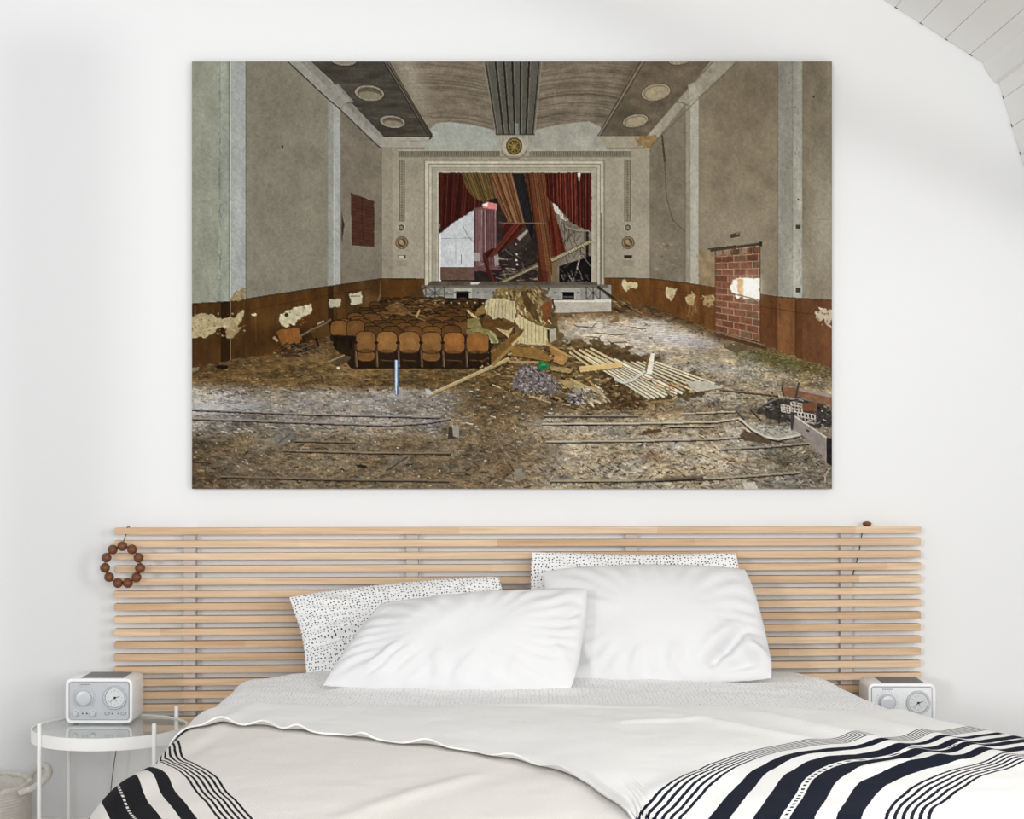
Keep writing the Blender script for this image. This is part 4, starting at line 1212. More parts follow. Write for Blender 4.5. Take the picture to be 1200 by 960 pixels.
for k in range(26):
    x = rnd.gauss(780, 7); y = rnd.uniform(280, 318); ell(x, y, rnd.uniform(.6, 2), rnd.uniform(.6, 1.6), rnd.choice([(92, 84, 70), (150, 142, 126)]), 0.5)
poly([(833, 72), (864, 72), (818, 116), (803, 122), (761, 173), (757, 160)], (152, 146, 132), tex=(0.10, 7, 7))
pline([(864, 72), (818, 116), (761, 173)], 1.2, (98, 88, 74), 0.8); pline([(836, 72), (800, 110), (757, 160)], 1.4, (92, 80, 64), 0.7)
poly([(806, 100), (813, 97), (820, 112), (808, 118)], (168, 164, 152), 0.8); pline([(788, 119), (800, 121), (806, 124)], 1.2, (104, 92, 74), 0.8)
poly([(702, 161), (758, 160), (762, 173), (712, 174)], (150, 143, 127), tex=(0.06, 8, 8)); line(711, 174, 762, 173.6, 1.2, (96, 86, 70), 0.8)
poly([(744, 163), (768, 158), (770, 164), (760, 175), (748, 171)], (132, 100, 58), 0.7, tex=(0.3, 3, 3), rag=2)
# --- dado round the hall
DADO = (82, 53, 22)
poly([(225, 356), (270, 353), (288, 350.5), (288, 424), (225, 432)], (76, 50, 22), tex=(0.25, 8, 26))
poly([(288, 350.5), (386, 335.5), (386, 400), (340, 416), (288, 424)], DADO, tex=(0.28, 10, 26))
poly([(386, 335.5), (448, 326.5), (448, 366), (386, 400)], (78, 52, 24), tex=(0.28, 8, 22))
poly([(446, 327), (498, 327), (498, 362), (446, 366)], (84, 54, 22), tex=(0.25, 10, 20))
poly([(708, 326), (762, 326.5), (762, 362), (708, 362)], (100, 64, 28), tex=(0.22, 10, 20))
poly([(761, 326.5), (804, 332), (804, 376), (761, 362)], (96, 60, 28), tex=(0.25, 8, 22))
poly([(803, 331.5), (838, 337), (838, 392), (803, 378)], (102, 65, 32), tex=(0.28, 6, 22))
poly([(890, 345), (912, 348), (912, 414), (890, 404)], (98, 60, 34), tex=(0.2, 8, 26))
poly([(911, 348), (940, 350), (940, 424), (911, 414)], (122, 80, 48), tex=(0.16, 8, 30))
poly([(931, 350), (941, 350), (941, 424), (931, 420)], (84, 50, 28), 0.7, tex=(0.2, 8, 30))
poly([(940, 350.5), (975, 352), (975, 434), (940, 424)], (106, 68, 44), tex=(0.2, 10, 26))
pline([(225, 356), (270, 353.5), (288, 350.5), (386, 335.5), (448, 326.5), (498, 327)], 1.3, (48, 30, 14), 0.85)
pline([(708, 326), (761, 326.5), (803, 331.5), (838, 337)], 1.2, (58, 36, 16), 0.8); pline([(890, 345), (911, 348), (975, 352)], 1.2, (62, 38, 22), 0.8)
pline([(288, 364), (386, 346), (448, 336)], 0.9, (56, 34, 14), 0.6); pline([(890, 359), (940, 367), (975, 370)], 0.8, (60, 36, 20), 0.6); pline([(761, 337), (838, 348)], 0.7, (56, 34, 18), 0.5)
poly([(259, 354), (270, 353), (270, 428), (259, 430)], (44, 28, 14), 0.9, tex=(0.2, 4, 20))
poly([(384.5, 336), (391, 335), (391, 402), (384.5, 404)], (46, 30, 14), 0.85)
line(270.6, 353, 270.6, 422, 1.2, (152, 134, 104), 0.55)
glow(320, 375, 26, 16, (108, 76, 34), 0.5); glow(350, 392, 40, 14, (44, 28, 14), 0.8); glow(300, 400, 18, 18, (56, 36, 18), 0.6); glow(432, 352, 14, 12, (112, 84, 48), 0.5)
for k in range(70):
    x = rnd.choice([rnd.uniform(226, 258), rnd.uniform(272, 384), rnd.uniform(394, 446), rnd.uniform(762, 836), rnd.uniform(892, 974)])
    y = rnd.uniform(352, 372); line(x, y, x, y + rnd.uniform(10, 40), rnd.uniform(.5, 1.4), rnd.choice([(50, 30, 14), (118, 80, 38), (62, 40, 20)]), 0.3)
def flake(pts, c=(178, 164, 128), n=30):
    """patch where the brown paint has come off"""
    poly(pts, c, tex=(0.18, 4, 4), rag=2.4, ragscale=5)
    xs = [p[0] for p in pts]; ys = [p[1] for p in pts]
    for k in range(n):
        ell(rnd.uniform(min(xs), max(xs)), rnd.uniform(min(ys) + 2, max(ys) - 2), rnd.uniform(.4, 1.3), rnd.uniform(.4, 1.2), rnd.choice([(96, 72, 40), (206, 196, 166), (122, 96, 60)]), 0.6)
flake([(225, 372), (240, 366), (250, 370), (262, 374), (275, 372), (286, 362), (288, 366), (284, 376), (276, 382), (262, 384), (248, 390), (236, 396), (225, 394)], (170, 154, 118), 60)
flake([(272, 378), (282, 384), (288, 382), (276, 392), (272, 398), (268, 396), (264, 386)], (150, 130, 94), 10)
flake([(276, 342), (288, 336), (288, 351), (270, 353)], (140, 124, 92), 10)
flake([(328, 370), (334, 363), (364, 357), (364, 368), (350, 374), (344, 380), (336, 384), (330, 378)], (186, 178, 150), 20); ell(336, 369, 2.4, 2.4, (62, 44, 22))
flake([(295, 368), (301, 368), (300, 372), (296, 371)], (190, 180, 150), 2)
poly([(386, 351), (399, 350), (399, 359), (386, 360)], (178, 172, 150), 0.9, rag=1.0); poly([(410, 345), (424, 342), (424, 355), (412, 358)], (186, 180, 158), 0.95, rag=1.2)
for k in range(6): line(411 + k * 2, 348, 412 + k * 2, 346.5, 1.0, (60, 46, 26), 0.8)
flake([(727, 330), (732, 327), (737, 330), (746, 330), (744, 337), (738, 338), (735, 342), (732, 336)], (184, 170, 134), 8)
flake([(779, 337), (791, 338), (791, 347), (785, 353), (780, 346)], (178, 164, 128), 8); flake([(804, 349), (810, 341), (815, 349), (812, 358), (806, 354)], (172, 152, 110), 6)
flake([(823, 345), (836, 347), (836, 358), (824, 357)], (158, 134, 94), 10); flake([(956, 364), (962, 361), (974, 363), (974, 384), (968, 380), (964, 374), (957, 374)], (186, 168, 150), 16)
for k in range(10): line(805 + rnd.uniform(0, 10), 345, 805 + rnd.uniform(0, 12), rnd.uniform(352, 374), 0.9, (160, 136, 92), 0.4)
poly([(819, 290), (838, 296), (838, 336), (819, 334)], (150, 120, 76), 0.4, tex=(0.4, 5, 8), rag=3)
# red banner and pipes on the left wall
poly([(411.5, 226), (424, 231), (439, 237), (439, 289), (413, 287)], (76, 46, 36), tex=(0.15, 8, 3), rag=0.6)
for k in range(14): line(412.5, 231 + k * 4, 438.5, 236 + k * 3.9, 0.8, (60, 34, 26), 0.5)
pline([(425, 232), (424, 255), (426, 280)], 0.8, (46, 20, 14), 0.6); pline([(411.7, 227), (413, 287), (439, 289)], 1, (44, 20, 14), 0.7)
poly([(400.5, 248), (404, 264), (402, 278), (400.8, 288)], (62, 50, 40)); pline([(446, 332), (446, 345), (440, 362)], 1.4, (120, 104, 84), 0.8)
# bricked-up door
poly([(838, 294), (890, 289), (890, 400), (838, 388)], (126, 76, 54), tex=(0.25, 5, 5))
rowsN = 13
for r in range(rowsN + 1):
    t = r / rowsN; l_ = lerp((838, 294), (838, 388), t); r_ = lerp((890, 289), (890, 400), t)
    if r < rowsN:
        l2 = lerp((838, 294), (838, 388), (r + 1) / rowsN); r2 = lerp((890, 289), (890, 400), (r + 1) / rowsN)
        for k in range(-1, 5):
            u0, u1 = max(0, (k + 0.5 * (r % 2)) / 3.6), min(1, (k + 1 + 0.5 * (r % 2)) / 3.6)
            if u1 <= u0: continue
            c = rnd.choice([(116, 72, 54), (132, 88, 68), (100, 62, 46), (124, 80, 60), (104, 84, 68)])
            poly([lerp(l_, r_, u0), lerp(l_, r_, u1), lerp(l2, r2, u1), lerp(l2, r2, u0)], c, 0.75, tex=(0.22, 3, 3))
            p, q = lerp(l_, r_, u0), lerp(l2, r2, u0); line(p[0], p[1], q[0], q[1], 0.9, (168, 142, 120), 0.7)
    line(l_[0], l_[1], r_[0], r_[1], 1.0, (172, 146, 122), 0.7)
for k in range(5):
    poly([(838 + k * 10, 294 - k), (846 + k * 10, 293 - k), (845 + k * 10, 299 - k * .8), (839 + k * 10, 300 - k * .8)], rnd.choice([(80, 62, 48), (150, 132, 112), (116, 66, 44)]), 0.7, rag=1)
poly([(858, 328), (868, 326), (890, 326), (890, 352), (864, 349), (859, 345), (856, 336)], (232, 228, 222), rag=1.4); poly([(864, 327), (871, 327), (871, 348), (864, 346)], (190, 142, 84), 0.95, rag=.8)
glow(878, 338, 18, 16, (255, 253, 250), 0.55); pline([(858, 344), (890, 352)], 1.2, (112, 76, 56), 0.8)
line(832, 293.5, 893, 285.5, 3.4, (66, 58, 48)); line(832, 292, 893, 284, 1.0, (112, 102, 88), 0.8); line(829, 292, 862, 288, 1.2, (48, 42, 36)); line(891, 283, 891, 289, 3, (52, 44, 38))
poly([(855, 275), (867, 271.5), (867, 277), (856, 279.5)], (70, 60, 50)); poly([(862, 272), (868, 271), (868, 274), (862, 275.5)], (128, 112, 94), 0.8)
line(838, 294, 838, 388, 1, (70, 52, 36), .8); line(890.4, 289, 890.4, 400, 1, (80, 58, 42), .8)

# --- floor
m = (GY > 326)
fl = np.interp(GX, [225, 290, 345, 400, 447, 498, 708, 761, 803, 838, 890, 940, 975], [430, 419, 410, 386, 362, 356, 356, 358, 374, 388, 402, 421, 430])
mask = GY > fl + 2.0 * N2.fbm(GX / 6, GY / 6, 3)
base = np.zeros_like(IMG)
warm = np.array((104, 82, 50)) / 255.; dark = np.array((70, 53, 34)) / 255.; grey = np.array((136, 127, 116)) / 255.; pale = np.array((172, 160, 141)) / 255.; mud = np.array((118, 101, 78)) / 255.
def mixf(b, c, k): return b * (1 - k[..., None]) + c * k[..., None]
base[:] = warm
base = mixf(base, dark, smooth(420, 395, GY) * smooth(560, 480, GX))
gl = smooth(448, 462, GY + (GX - 380) * -0.012) * smooth(530, 505, GY) * smooth(570, 500, GX)
base = mixf(base, np.array((138, 131, 126)) / 255., gl * 0.85)
base = mixf(base, np.array((168, 166, 168)) / 255., gl * smooth(330, 230, GX) * smooth(500, 475, GY) * 0.6)
base = mixf(base, mud, smooth(495, 520, GY) * smooth(650, 560, GX) * 0.85)
base = mixf(base, np.array((60, 44, 30)) / 255., smooth(300, 225, GX) * smooth(500, 530, GY) * 0.45)
rt = smooth(560, 660, GX)
base = mixf(base, pale * 0.98, rt * smooth(470, 500, GY) * 0.8)
base = mixf(base, np.array((146, 128, 100)) / 255., rt * smooth(360, 400, GY) * smooth(480, 455, GY))
base = mixf(base, np.array((184, 176, 166)) / 255., smooth(640, 690, GX) * smooth(830, 770, GX) * smooth(362, 382, GY) * smooth(440, 415, GY) * 0.85)
base = mixf(base, np.array((156, 148, 134)) / 255., smooth(740, 790, GX) * smooth(940, 880, GX) * smooth(400, 430, GY) * smooth(490, 465, GY) * 0.8)
base = mixf(base, np.array((92, 66, 40)) / 255., smooth(700, 740, GX) * smooth(378, 364, GY + (GX - 760) * -0.16) * 0.85)
base = mixf(base, np.array((84, 62, 38)) / 255., smooth(18, 4, GY - fl) * 0.7)
base = mixf(base, np.array((84, 82, 44)) / 255., np.exp(-(((GX - 915) / 46) ** 2 + ((GY - 424 - (GX - 915) * 0.22) / 9) ** 2)) * 0.9)
base = mixf(base, np.array((88, 82, 76)) / 255., smooth(860, 930, GX) * smooth(470, 500, GY) * 0.6)
nz = 0.34 * N1.fbm(GX / 9, GY / 3.2, 4) + 0.26 * N2.fbm(GX / 3.0, GY / 1.5, 3) + 0.20 * N3.fbm(GX / 40, GY / 14, 3)
base = np.clip(base * (1 + nz)[..., None], 0, 1)
hue = N3.fbm(GX / 22 + 5, GY / 9, 3)
base[..., 0] *= 1 + 0.07 * hue; base[..., 2] *= 1 - 0.14 * hue
sp = N2(GX / 0.9 + 3, GY / 0.7) * 0.6 + N3(GX / 1.7, GY / 1.1 + 8) * 0.4
depth = 0.45 + 0.55 * smooth(380, 480, GY)
base = base * (1 + depth * (0.55 * smooth(0.70, 0.88, sp) - 0.50 * smooth(0.30, 0.12, sp)))[..., None]
lm = base.mean(-1, keepdims=True)
base = np.clip(base, 0, 1)
IMG[mask] = base[mask]
# daylight lying on the boards
glow(792, 396, 44, 11, (214, 216, 226), 0.75, 0.12); glow(752, 384, 30, 7, (206, 200, 196), 0.55); glow(822, 402, 22, 7, (150, 150, 176), 0.55, 0.2); glow(724, 400, 34, 14, (196, 184, 172), 0.4)
for k in range(16): line(700 + k * 3, 376 + k * 2.3, 800 + k * 4, 382 + k * 2.5, 0.8, (128, 118, 112), 0.45)
glow(262, 476, 60, 9, (176, 178, 186), 0.6); glow(400, 472, 90, 9, (160, 158, 158), 0.45); glow(240, 482, 26, 7, (196, 200, 210), 0.6)
BR = [(58, 42, 26), (44, 32, 20), (96, 74, 46), (132, 108, 72), (150, 128, 92)]
GR = [(60, 52, 46), (176, 170, 160), (108, 100, 90), (196, 190, 180), (44, 38, 32), (136, 118, 92)]
strokes(700, [(226, 430), (290, 420), (400, 388), (520, 420), (600, 440), (560, 455), (226, 462)], 2, 9, 1.4, BR)
strokes(650, [(226, 458), (560, 452), (560, 508), (226, 506)], 2, 9, 1.3, [(92, 86, 82), (176, 174, 174), (70, 60, 54), (118, 106, 92), (192, 192, 194)])
strokes(750, [(226, 500), (620, 500), (620, 572), (226, 572)], 2, 8, 1.2, BR + [(122, 108, 90), (148, 136, 118)], (-0.8, 0.8))
strokes(1900, [(560, 460), (900, 455), (974, 480), (974, 572), (560, 572)], 2, 8, 1.3, GR + BR[:3] + [(150, 112, 80)], (-1.0, 1.0))
strokes(900, [(800, 420), (974, 440), (974, 480), (700, 470)], 1.5, 5, 1.2, GR + [(150, 140, 120), (96, 88, 70)], (-.6, .6))
strokes(420, [(840, 404), (900, 408), (974, 430), (974, 446), (880, 436)], 1, 4, 1.1, [(92, 88, 44), (66, 60, 34), (128, 120, 70), (58, 46, 28), (160, 152, 120)])
strokes(420, [(650, 364), (760, 364), (860, 404), (800, 426), (680, 410)], 2, 7, 1.2, [(112, 92, 76), (206, 200, 192), (86, 66, 50), (170, 150, 138), (146, 116, 96)], (-.2, .2))
strokes(260, [(715, 358), (770, 360), (900, 404), (960, 428), (890, 420), (800, 386), (715, 372)], 2, 8, 1.4, [(70, 50, 32), (128, 100, 70), (46, 32, 22), (160, 132, 92)], (0.1, 0.5))
for k in range(220):       # bright crumbs
    x = rnd.uniform(226, 974); y = rnd.uniform(455, 571); ell(x, y, rnd.uniform(.4, 1.1), rnd.uniform(.4, .8), rnd.choice([(222, 216, 206), (200, 192, 180)]), 0.85)
glow(600, 545, 40, 26, (116, 82, 46), 0.35); glow(765, 535, 16, 8, (124, 78, 46), 0.4); glow(640, 520, 30, 30, (108, 88, 62), 0.3)
# sheets lying at the back
for pts in ([(672, 379), (700, 377), (694, 383), (676, 382)], [(694, 389), (718, 384), (736, 390), (722, 392)], [(712, 398), (732, 395), (735, 400), (716, 401)], [(682, 405), (722, 404), (712, 409), (690, 409)], [(684, 393), (706, 391), (702, 395)], [(735, 381), (762, 384), (752, 385)]):
    poly([(x, y + 1.4) for x, y in pts], (56, 40, 28), 0.8); poly(pts, (196, 188, 176), 0.9, tex=(0.12, 4, 3))
poly([(756, 386), (766, 380), (771, 387), (764, 391)], (196, 186, 176), .9); poly([(713, 377), (724, 370), (726, 376), (716, 379)], (120, 92, 62), .9); poly([(847, 407), (866, 403), (876, 408), (862, 414)], (96, 80, 62), 0.95)
poly([(838, 389), (897, 405), (897, 410), (838, 394)], (82, 54, 38), .9); line(838, 389, 897, 405, 1, (150, 128, 104), .7)

# --- stage front
poly([(494, 335), (716, 334), (716, 353), (500, 353)], (134, 134, 130), tex=(0.12, 10, 5)); poly([(494, 334), (712, 333.5), (712, 337), (494, 337)], (88, 82, 74), 0.8)
poly([(532, 338), (553, 338), (553, 352), (532, 352)], (160, 160, 154)); poly([(534.5, 341.5), (549.5, 341.5), (549.5, 352), (534.5, 352)], (12, 12, 14)); poly([(655, 338), (680, 338), (680, 353), (655, 353)], (150, 150, 146)); poly([(659, 342), (673, 342), (673, 352), (659, 352)], (12, 12, 14)); line(659, 348, 673, 348, .8, (120, 120, 120))
line(498, 350, 716, 351, 1.1, (60, 50, 42), .8); line(500, 345, 532, 345, .8, (70, 62, 54), .7)
for x0, x1 in ((499, 521), (687, 703)):
    for x in (x0, (x0 + x1) / 2, x1): line(x, 336, x, 352, 1.1, (40, 34, 30), .85)
    line(x0, 336, x1, 351, .8, (52, 44, 38), .8); line(x1, 336, x0, 351, .8, (52, 44, 38), .8)
for x in range(506, 700, 9): ell(x, 341 + (x % 3), 1, 1, (40, 34, 30), .8)
pline([(499, 336), (480, 352)], 2.0, (66, 54, 44)); pline([(700, 336), (722, 352), (745, 366)], 3.2, (52, 42, 34)); pline([(704, 340), (726, 360)], 1.2, (108, 92, 76)); strokes(60, [(712, 350), (730, 350), (750, 366), (720, 364)], 3, 9, 1.4, BR, (0.2, .8), grow=False)
poly([(636, 353.5), (716, 352.5), (716, 365), (649, 367.5), (636, 360)], (170, 165, 156), tex=(0.06, 14, 8)); poly([(636, 352), (716, 351), (716, 354), (636, 354)], (206, 202, 194), .9); line(649, 367.5, 716, 365.5, 1.4, (92, 76, 60), .8)

# --- rows of wooden seats
poly([(395, 384), (430, 362), (456, 352), (500, 350), (575, 352), (590, 370), (590, 432), (412, 432), (390, 404)], (38, 26, 14), 0.95, tex=(0.35, 6, 6))
poly([(440, 356), (500, 348), (572, 351), (574, 358), (440, 366)], (46, 30, 14), 0.9)
def seat(cx, top, w, h, c, dim=1.0):
    cc = tuple(v * dim for v in c)
    ell(cx, top + h / 2, w / 2 + 0.8, h / 2 + 0.8, (24, 15, 8), 0.9, 0, 3.4)
    ell(cx, top + h / 2, w / 2, h / 2, cc, 1, 0, 3.4, tex=(0.14, 7, 7))
    ell(cx, top + h * 0.36, w * 0.36, h * 0.26, tuple(min(255, v * 1.22) for v in cc), 0.6, 0, 2, None, .6)
    ell(cx, top + h * 0.94, w * 0.44, h * 0.10, tuple(v * 0.55 for v in cc), 0.5)
for r in range(11):
    t = r / 10.0
    y = 349 + 33 * t ** 1.1; w = 12 + 10 * t
    x0 = 452 - 60 * t; n = int((572 - x0) / (w + 0.8))
    for k in range(n):
        x = x0 + (k + 0.5 * (r % 2)) * (w + 0.8) + rnd.uniform(-.6, .6)
        if x > 566 - 10 * (1 - t) or (r > 8 and x < 400): continue
        if rnd.random() < 0.10 and r < 8: continue
        seat(x, y + rnd.uniform(-.8, .8), w, 10 + 7 * t, (82 + 22 * t, 58 + 12 * t, 30 + 4 * t), rnd.uniform(0.72, 0.98))
for k in range(9): ell(501 + k * 9.3, 355 + rnd.uniform(-.4, .4), 1.0, .8, (206, 196, 172), .8)
strokes(110, [(440, 352), (520, 350), (500, 372), (440, 372)], 4, 14, 1.8, [(60, 40, 20), (120, 88, 48), (40, 26, 14), (142, 116, 78)], (-.5, .6), grow=False)
poly([(452, 360), (468, 356), (482, 366), (474, 370), (458, 367)], (110, 80, 44), 0.8, tex=(0.3, 3, 3)); line(488, 372, 492, 363, 1.8, (168, 142, 100))
seat(398, 376, 20, 19, (116, 78, 38)); seat(417, 375.5, 20, 20, (108, 72, 36))
for x in (393, 411): poly([(x - 2, 394), (x + 3, 394), (x + 2, 409), (x - 1, 409)], (26, 16, 12))
poly([(386, 392), (420, 394), (418, 400), (388, 400)], (30, 20, 12), .8)
poly([(412, 408), (576, 412), (576, 431), (416, 431)], (40, 28, 16), .85, tex=(0.4, 5, 5))
for i, (xa, xb) in enumerate(((417, 441), (441.5, 466), (466.8, 492.5), (493.6, 518), (519.2, 545), (546.4, 573))):
    cx, w = (xa + xb) / 2, xb - xa
    if i in (0, 3): ell(cx, 417, w * 0.42, 6, (116, 80, 42), 1, 0, 3, tex=(.15, 5, 5))
    else: poly([(xa + 3, 413), (xb - 3, 413), (xb - 3, 422), (xa + 3, 422)], (46, 30, 20), .9); line(xa + 4, 422, xb - 4, 423, 1.2, (104, 84, 54), .6)
    seat(cx, 388.5 + 0.3 * i, w - 1, 24.5, (130, 90, 48) if i != 4 else (138, 88, 42), (0.9, 1.05, 1.0, 0.95, 1.0, 0.97)[i])
    poly([(xa - 1.4, 400), (xa + 1.4, 400), (xa + 2.2, 430), (xa - 0.6, 430)], (72, 52, 36)); line(xa + .4, 412, xa + 1.6, 430, 1, (150, 124, 92), .6); ell(xa - .2, 401.5, 2.6, 1.8, (52, 20, 14))
poly([(572.5, 398), (575, 398), (575.5, 428), (573, 428)], (36, 28, 24))
# fallen seats by the wall
poly([(324, 389), (330, 386), (350, 384), (354, 396), (350, 404), (338, 410), (332, 406)], (126, 80, 36), tex=(0.15, 5, 8), rag=.5)
for k in range(5): line(330 + k * 5, 388, 334 + k * 4.4, 406, 1.2, (142, 94, 44), .5)
pline([(321, 395), (326, 400)], 3, (156, 132, 100)); poly([(354, 392), (358, 398), (362, 414), (354, 416), (356, 402)], (50, 22, 16)); pline([(352, 394), (366, 386), (382, 379), (388, 374)], 1.8, (112, 92, 76)); poly([(364, 388), (386, 380), (388, 394), (368, 396)], (82, 58, 26), tex=(.2, 4, 4)); pline([(370, 396), (374, 406)], 2.4, (36, 20, 16)); line(372, 380, 380, 376, 2, (150, 132, 106))
strokes(120, [(326, 404), (360, 402), (372, 412), (330, 420)], 3, 10, 1.6, [(40, 32, 26), (112, 100, 84), (70, 52, 32), (30, 22, 18)], (-.8, .6), grow=False)
poly([(386, 418), (398, 414), (412, 418), (408, 424), (396, 430), (388, 426)], (84, 68, 44), tex=(.3, 4, 4)); ell(397, 431, 2.4, 1.4, (196, 190, 172)); line(385, 424, 404, 416, 1.4, (150, 130, 96))
poly([(225, 431), (234, 430), (233, 434), (225, 436)], (128, 116, 96)); ell(261, 430, 7, 2.4, (30, 22, 16))

# --- the heap of fallen ceiling
poly([(576, 432), (578, 396), (568, 368), (578, 340), (636, 338), (650, 376), (662, 400), (700, 402), (760, 416), (846, 452), (806, 468), (740, 478), (690, 480), (640, 466), (600, 456), (556, 440)], (90, 70, 42), 0.85, tex=(0.45, 4, 3), rag=7, ragscale=7)
HEAP = [(60, 42, 20), (124, 96, 54), (164, 140, 96), (40, 28, 14), (186, 166, 122), (98, 70, 34)]
strokes(800, [(584, 404), (600, 396), (700, 408), (760, 470), (690, 486), (600, 462), (540, 440)], 3, 12, 1.8, HEAP, (-.9, .9), grow=False)
poly([(577, 345), (583, 338), (632, 337), (634, 346), (644, 376), (636, 384), (616, 372), (602, 356)], (120, 100, 62), tex=(0.45, 3, 6), rag=1.5)
strokes(170, [(578, 342), (632, 338), (645, 380), (606, 368)], 2, 9, 1.8, [(66, 48, 24), (172, 154, 114), (112, 84, 44), (196, 180, 140), (44, 30, 16)], (0.9, 1.8), grow=False)
poly([(610, 345), (614, 340), (628, 360), (634, 378), (626, 374), (616, 360)], (70, 52, 30), .8, tex=(.3, 3, 3)); poly([(634, 358), (649, 350), (647, 360), (641, 379), (637, 376)], (116, 66, 34), .95, tex=(.2, 3, 5)); line(648, 350, 649, 362, 1.6, (48, 32, 24))
poly([(567, 365), (570, 351), (583, 349), (604, 353), (605, 366), (602, 378), (590, 372), (578, 374)], (182, 170, 134), tex=(0.12, 4, 5), rag=1.2)
for k in range(8): line(573 + k * 4, 351 + k * .3, 571 + k * 4.2, 370 + k * .5, 0.9, (124, 108, 76), .75)
poly([(603, 376), (607, 368), (624, 378), (644, 386), (642, 404), (626, 404), (607, 402), (613, 388)], (188, 174, 134), tex=(0.10, 4, 5), rag=.8)
for k in range(8): line(609 + k * 4.6, 371 + k * 2.1, 610 + k * 4.4, 402, 0.9, (132, 114, 80), .7)
poly([(644, 386), (651, 385), (652, 398), (644, 402)], (168, 166, 152), .9); poly([(641, 386), (644, 386), (644, 402), (642, 400)], (52, 40, 28))
for pts, c in (([(559, 362), (566, 358), (570, 366), (556, 372)], (128, 98, 58)), ([(546, 364), (549, 363), (562, 374), (560, 376)], (184, 160, 116)), ([(566, 372), (604, 380), (600, 394), (578, 396), (566, 388)], (92, 64, 30)), ([(548, 374), (560, 372), (566, 386), (548, 384)], (118, 108, 66)), ([(570, 386), (578, 390), (584, 402), (574, 402)], (152, 150, 112)), ([(580, 384), (596, 388), (602, 382), (596, 396)], (176, 154, 110)), ([(576, 414), (600, 392), (614, 384), (604, 400), (580, 430), (572, 428)], (112, 82, 40)), ([(598, 406), (630, 408), (648, 420), (644, 424), (600, 416)], (132, 98, 50)), ([(640, 400), (660, 412), (668, 420), (646, 416)], (150, 112, 62)), ([(650, 414), (666, 420), (660, 428), (648, 424)], (166, 124, 72)), ([(644, 428), (672, 432), (668, 437), (646, 434)], (150, 126, 84)), ([(652, 444), (676, 448), (684, 462), (670, 458)], (156, 132, 88))):
    poly([(x + .8, y + 1.6) for x, y in pts], (40, 28, 14), .7); poly(pts, c, tex=(0.18, 5, 4), rag=.5)
seat(559.7, 390, 26, 24, (138, 90, 42), 0.97); poly([(572.5, 398), (575, 398), (575.5, 428), (573, 428)], (36, 28, 24)); poly([(558, 412), (562, 412), (562, 430), (558, 430)], (40, 28, 18), .5)
poly([(546, 387), (556, 384), (572, 386), (580, 390), (585, 399), (579, 403), (573, 393), (560, 389), (547, 392)], (126, 118, 74), .95, tex=(.2, 4, 4)); pline([(574, 388), (580, 394), (584, 401)], 1.6, (162, 166, 128), .8)
line(502.6, 463.2, 597, 420.5, 4.0, (166, 146, 104), tex=(0.1, 6, 2)); line(503, 465.4, 597, 423, 1.0, (70, 52, 28), .8); line(503, 461.6, 596, 419, .9, (206, 190, 150), .8)
line(577, 428, 602, 404, 4.0, (142, 112, 64)); line(600, 404, 614, 391, 3, (188, 164, 116)); line(596, 423.5, 634, 424.5, 2.2, (160, 134, 88)); line(640, 403, 668, 418, 2.4, (172, 134, 80)); line(668, 444, 706, 462, 2.6, (176, 152, 104)); line(690, 446, 716, 472, 2.2, (160, 130, 80)); line(620, 464, 646, 472, 1.6, (170, 146, 104)); line(680, 408, 700, 420, 2.0, (196, 174, 132))
# slatted ceiling panels lying on the floor
poly([(664, 412), (690, 404), (760, 420), (838, 451), (812, 462), (762, 470), (716, 446)], (78, 58, 34), .8, tex=(.4, 4, 3), rag=3)
strokes(120, [(700, 446), (716, 440), (760, 468), (800, 466), (752, 480), (716, 480)], 2, 8, 1.4, HEAP + [(150, 130, 100)], (-.9, .9), grow=False)
def lath(S0, S1, E0, E1, n, c, w):
    for k in range(n):
        t = k / (n - 1.0); p = lerp(S0, S1, t); q = lerp(E0, E1, t)
        j = rnd.uniform(-2, 2)
        line(p[0] + j, p[1] + j * .6 + 1.3, q[0] + j, q[1] + j * .6 + 1.3, w * .8, (58, 40, 20), .8)
        k2 = rnd.uniform(.88, 1.08); line(p[0] + j, p[1] + j * .6, q[0] + j, q[1] + j * .6, w, tuple(min(255, v * k2) for v in c), .97, tex=(.08, 6, 3))
lath((716, 423), (768, 424), (790, 462), (838, 450), 8, (196, 186, 160), 2.2)
lath((680, 416), (718, 420), (762, 468), (798, 460), 8, (206, 198, 176), 2.8)
lath((668, 413), (692, 408), (700, 436), (730, 428), 5, (196, 178, 136), 2.4)
strokes(50, [(740, 440), (800, 446), (820, 458), (780, 462)], 3, 8, 1.6, [(150, 104, 50), (96, 66, 32), (190, 150, 92)], (-.2, .9), grow=False)
poly([(678.5, 429.5), (728, 424), (729, 430), (680, 436)], (206, 176, 118), tex=(.08, 8, 4)); line(680, 436.6, 729, 430.8, 1.2, (96, 70, 36), .8)
poly([(762.5, 414), (767, 414), (764, 438), (757, 438)], (214, 210, 198)); poly([(758, 421), (762.5, 414), (757, 438), (755, 436)], (120, 98, 66))
pline([(720, 444), (730, 448.5), (741, 445), (750, 440), (756, 434.5)], 3.6, (192, 192, 186)); pline([(720, 446.2), (731, 450.5), (743, 447), (756, 437)], 1, (84, 70, 52), .8)
poly([(803, 446), (826, 447), (848, 454), (836, 458), (818, 460), (810, 456)], (180, 174, 162), tex=(.08, 6, 4)); line(816, 460, 848, 455, 1.6, (80, 62, 44), .8)
poly([(700, 452), (716, 448), (756, 470), (752, 478), (716, 478)], (74, 52, 28), .7, tex=(.4, 3, 3), rag=3); strokes(60, [(702, 452), (716, 450), (756, 472), (750, 478), (716, 478)], 2, 7, 1.3, HEAP, (-.6, .9), grow=False); line(756, 472, 792, 468, 2, (150, 120, 72), .8)
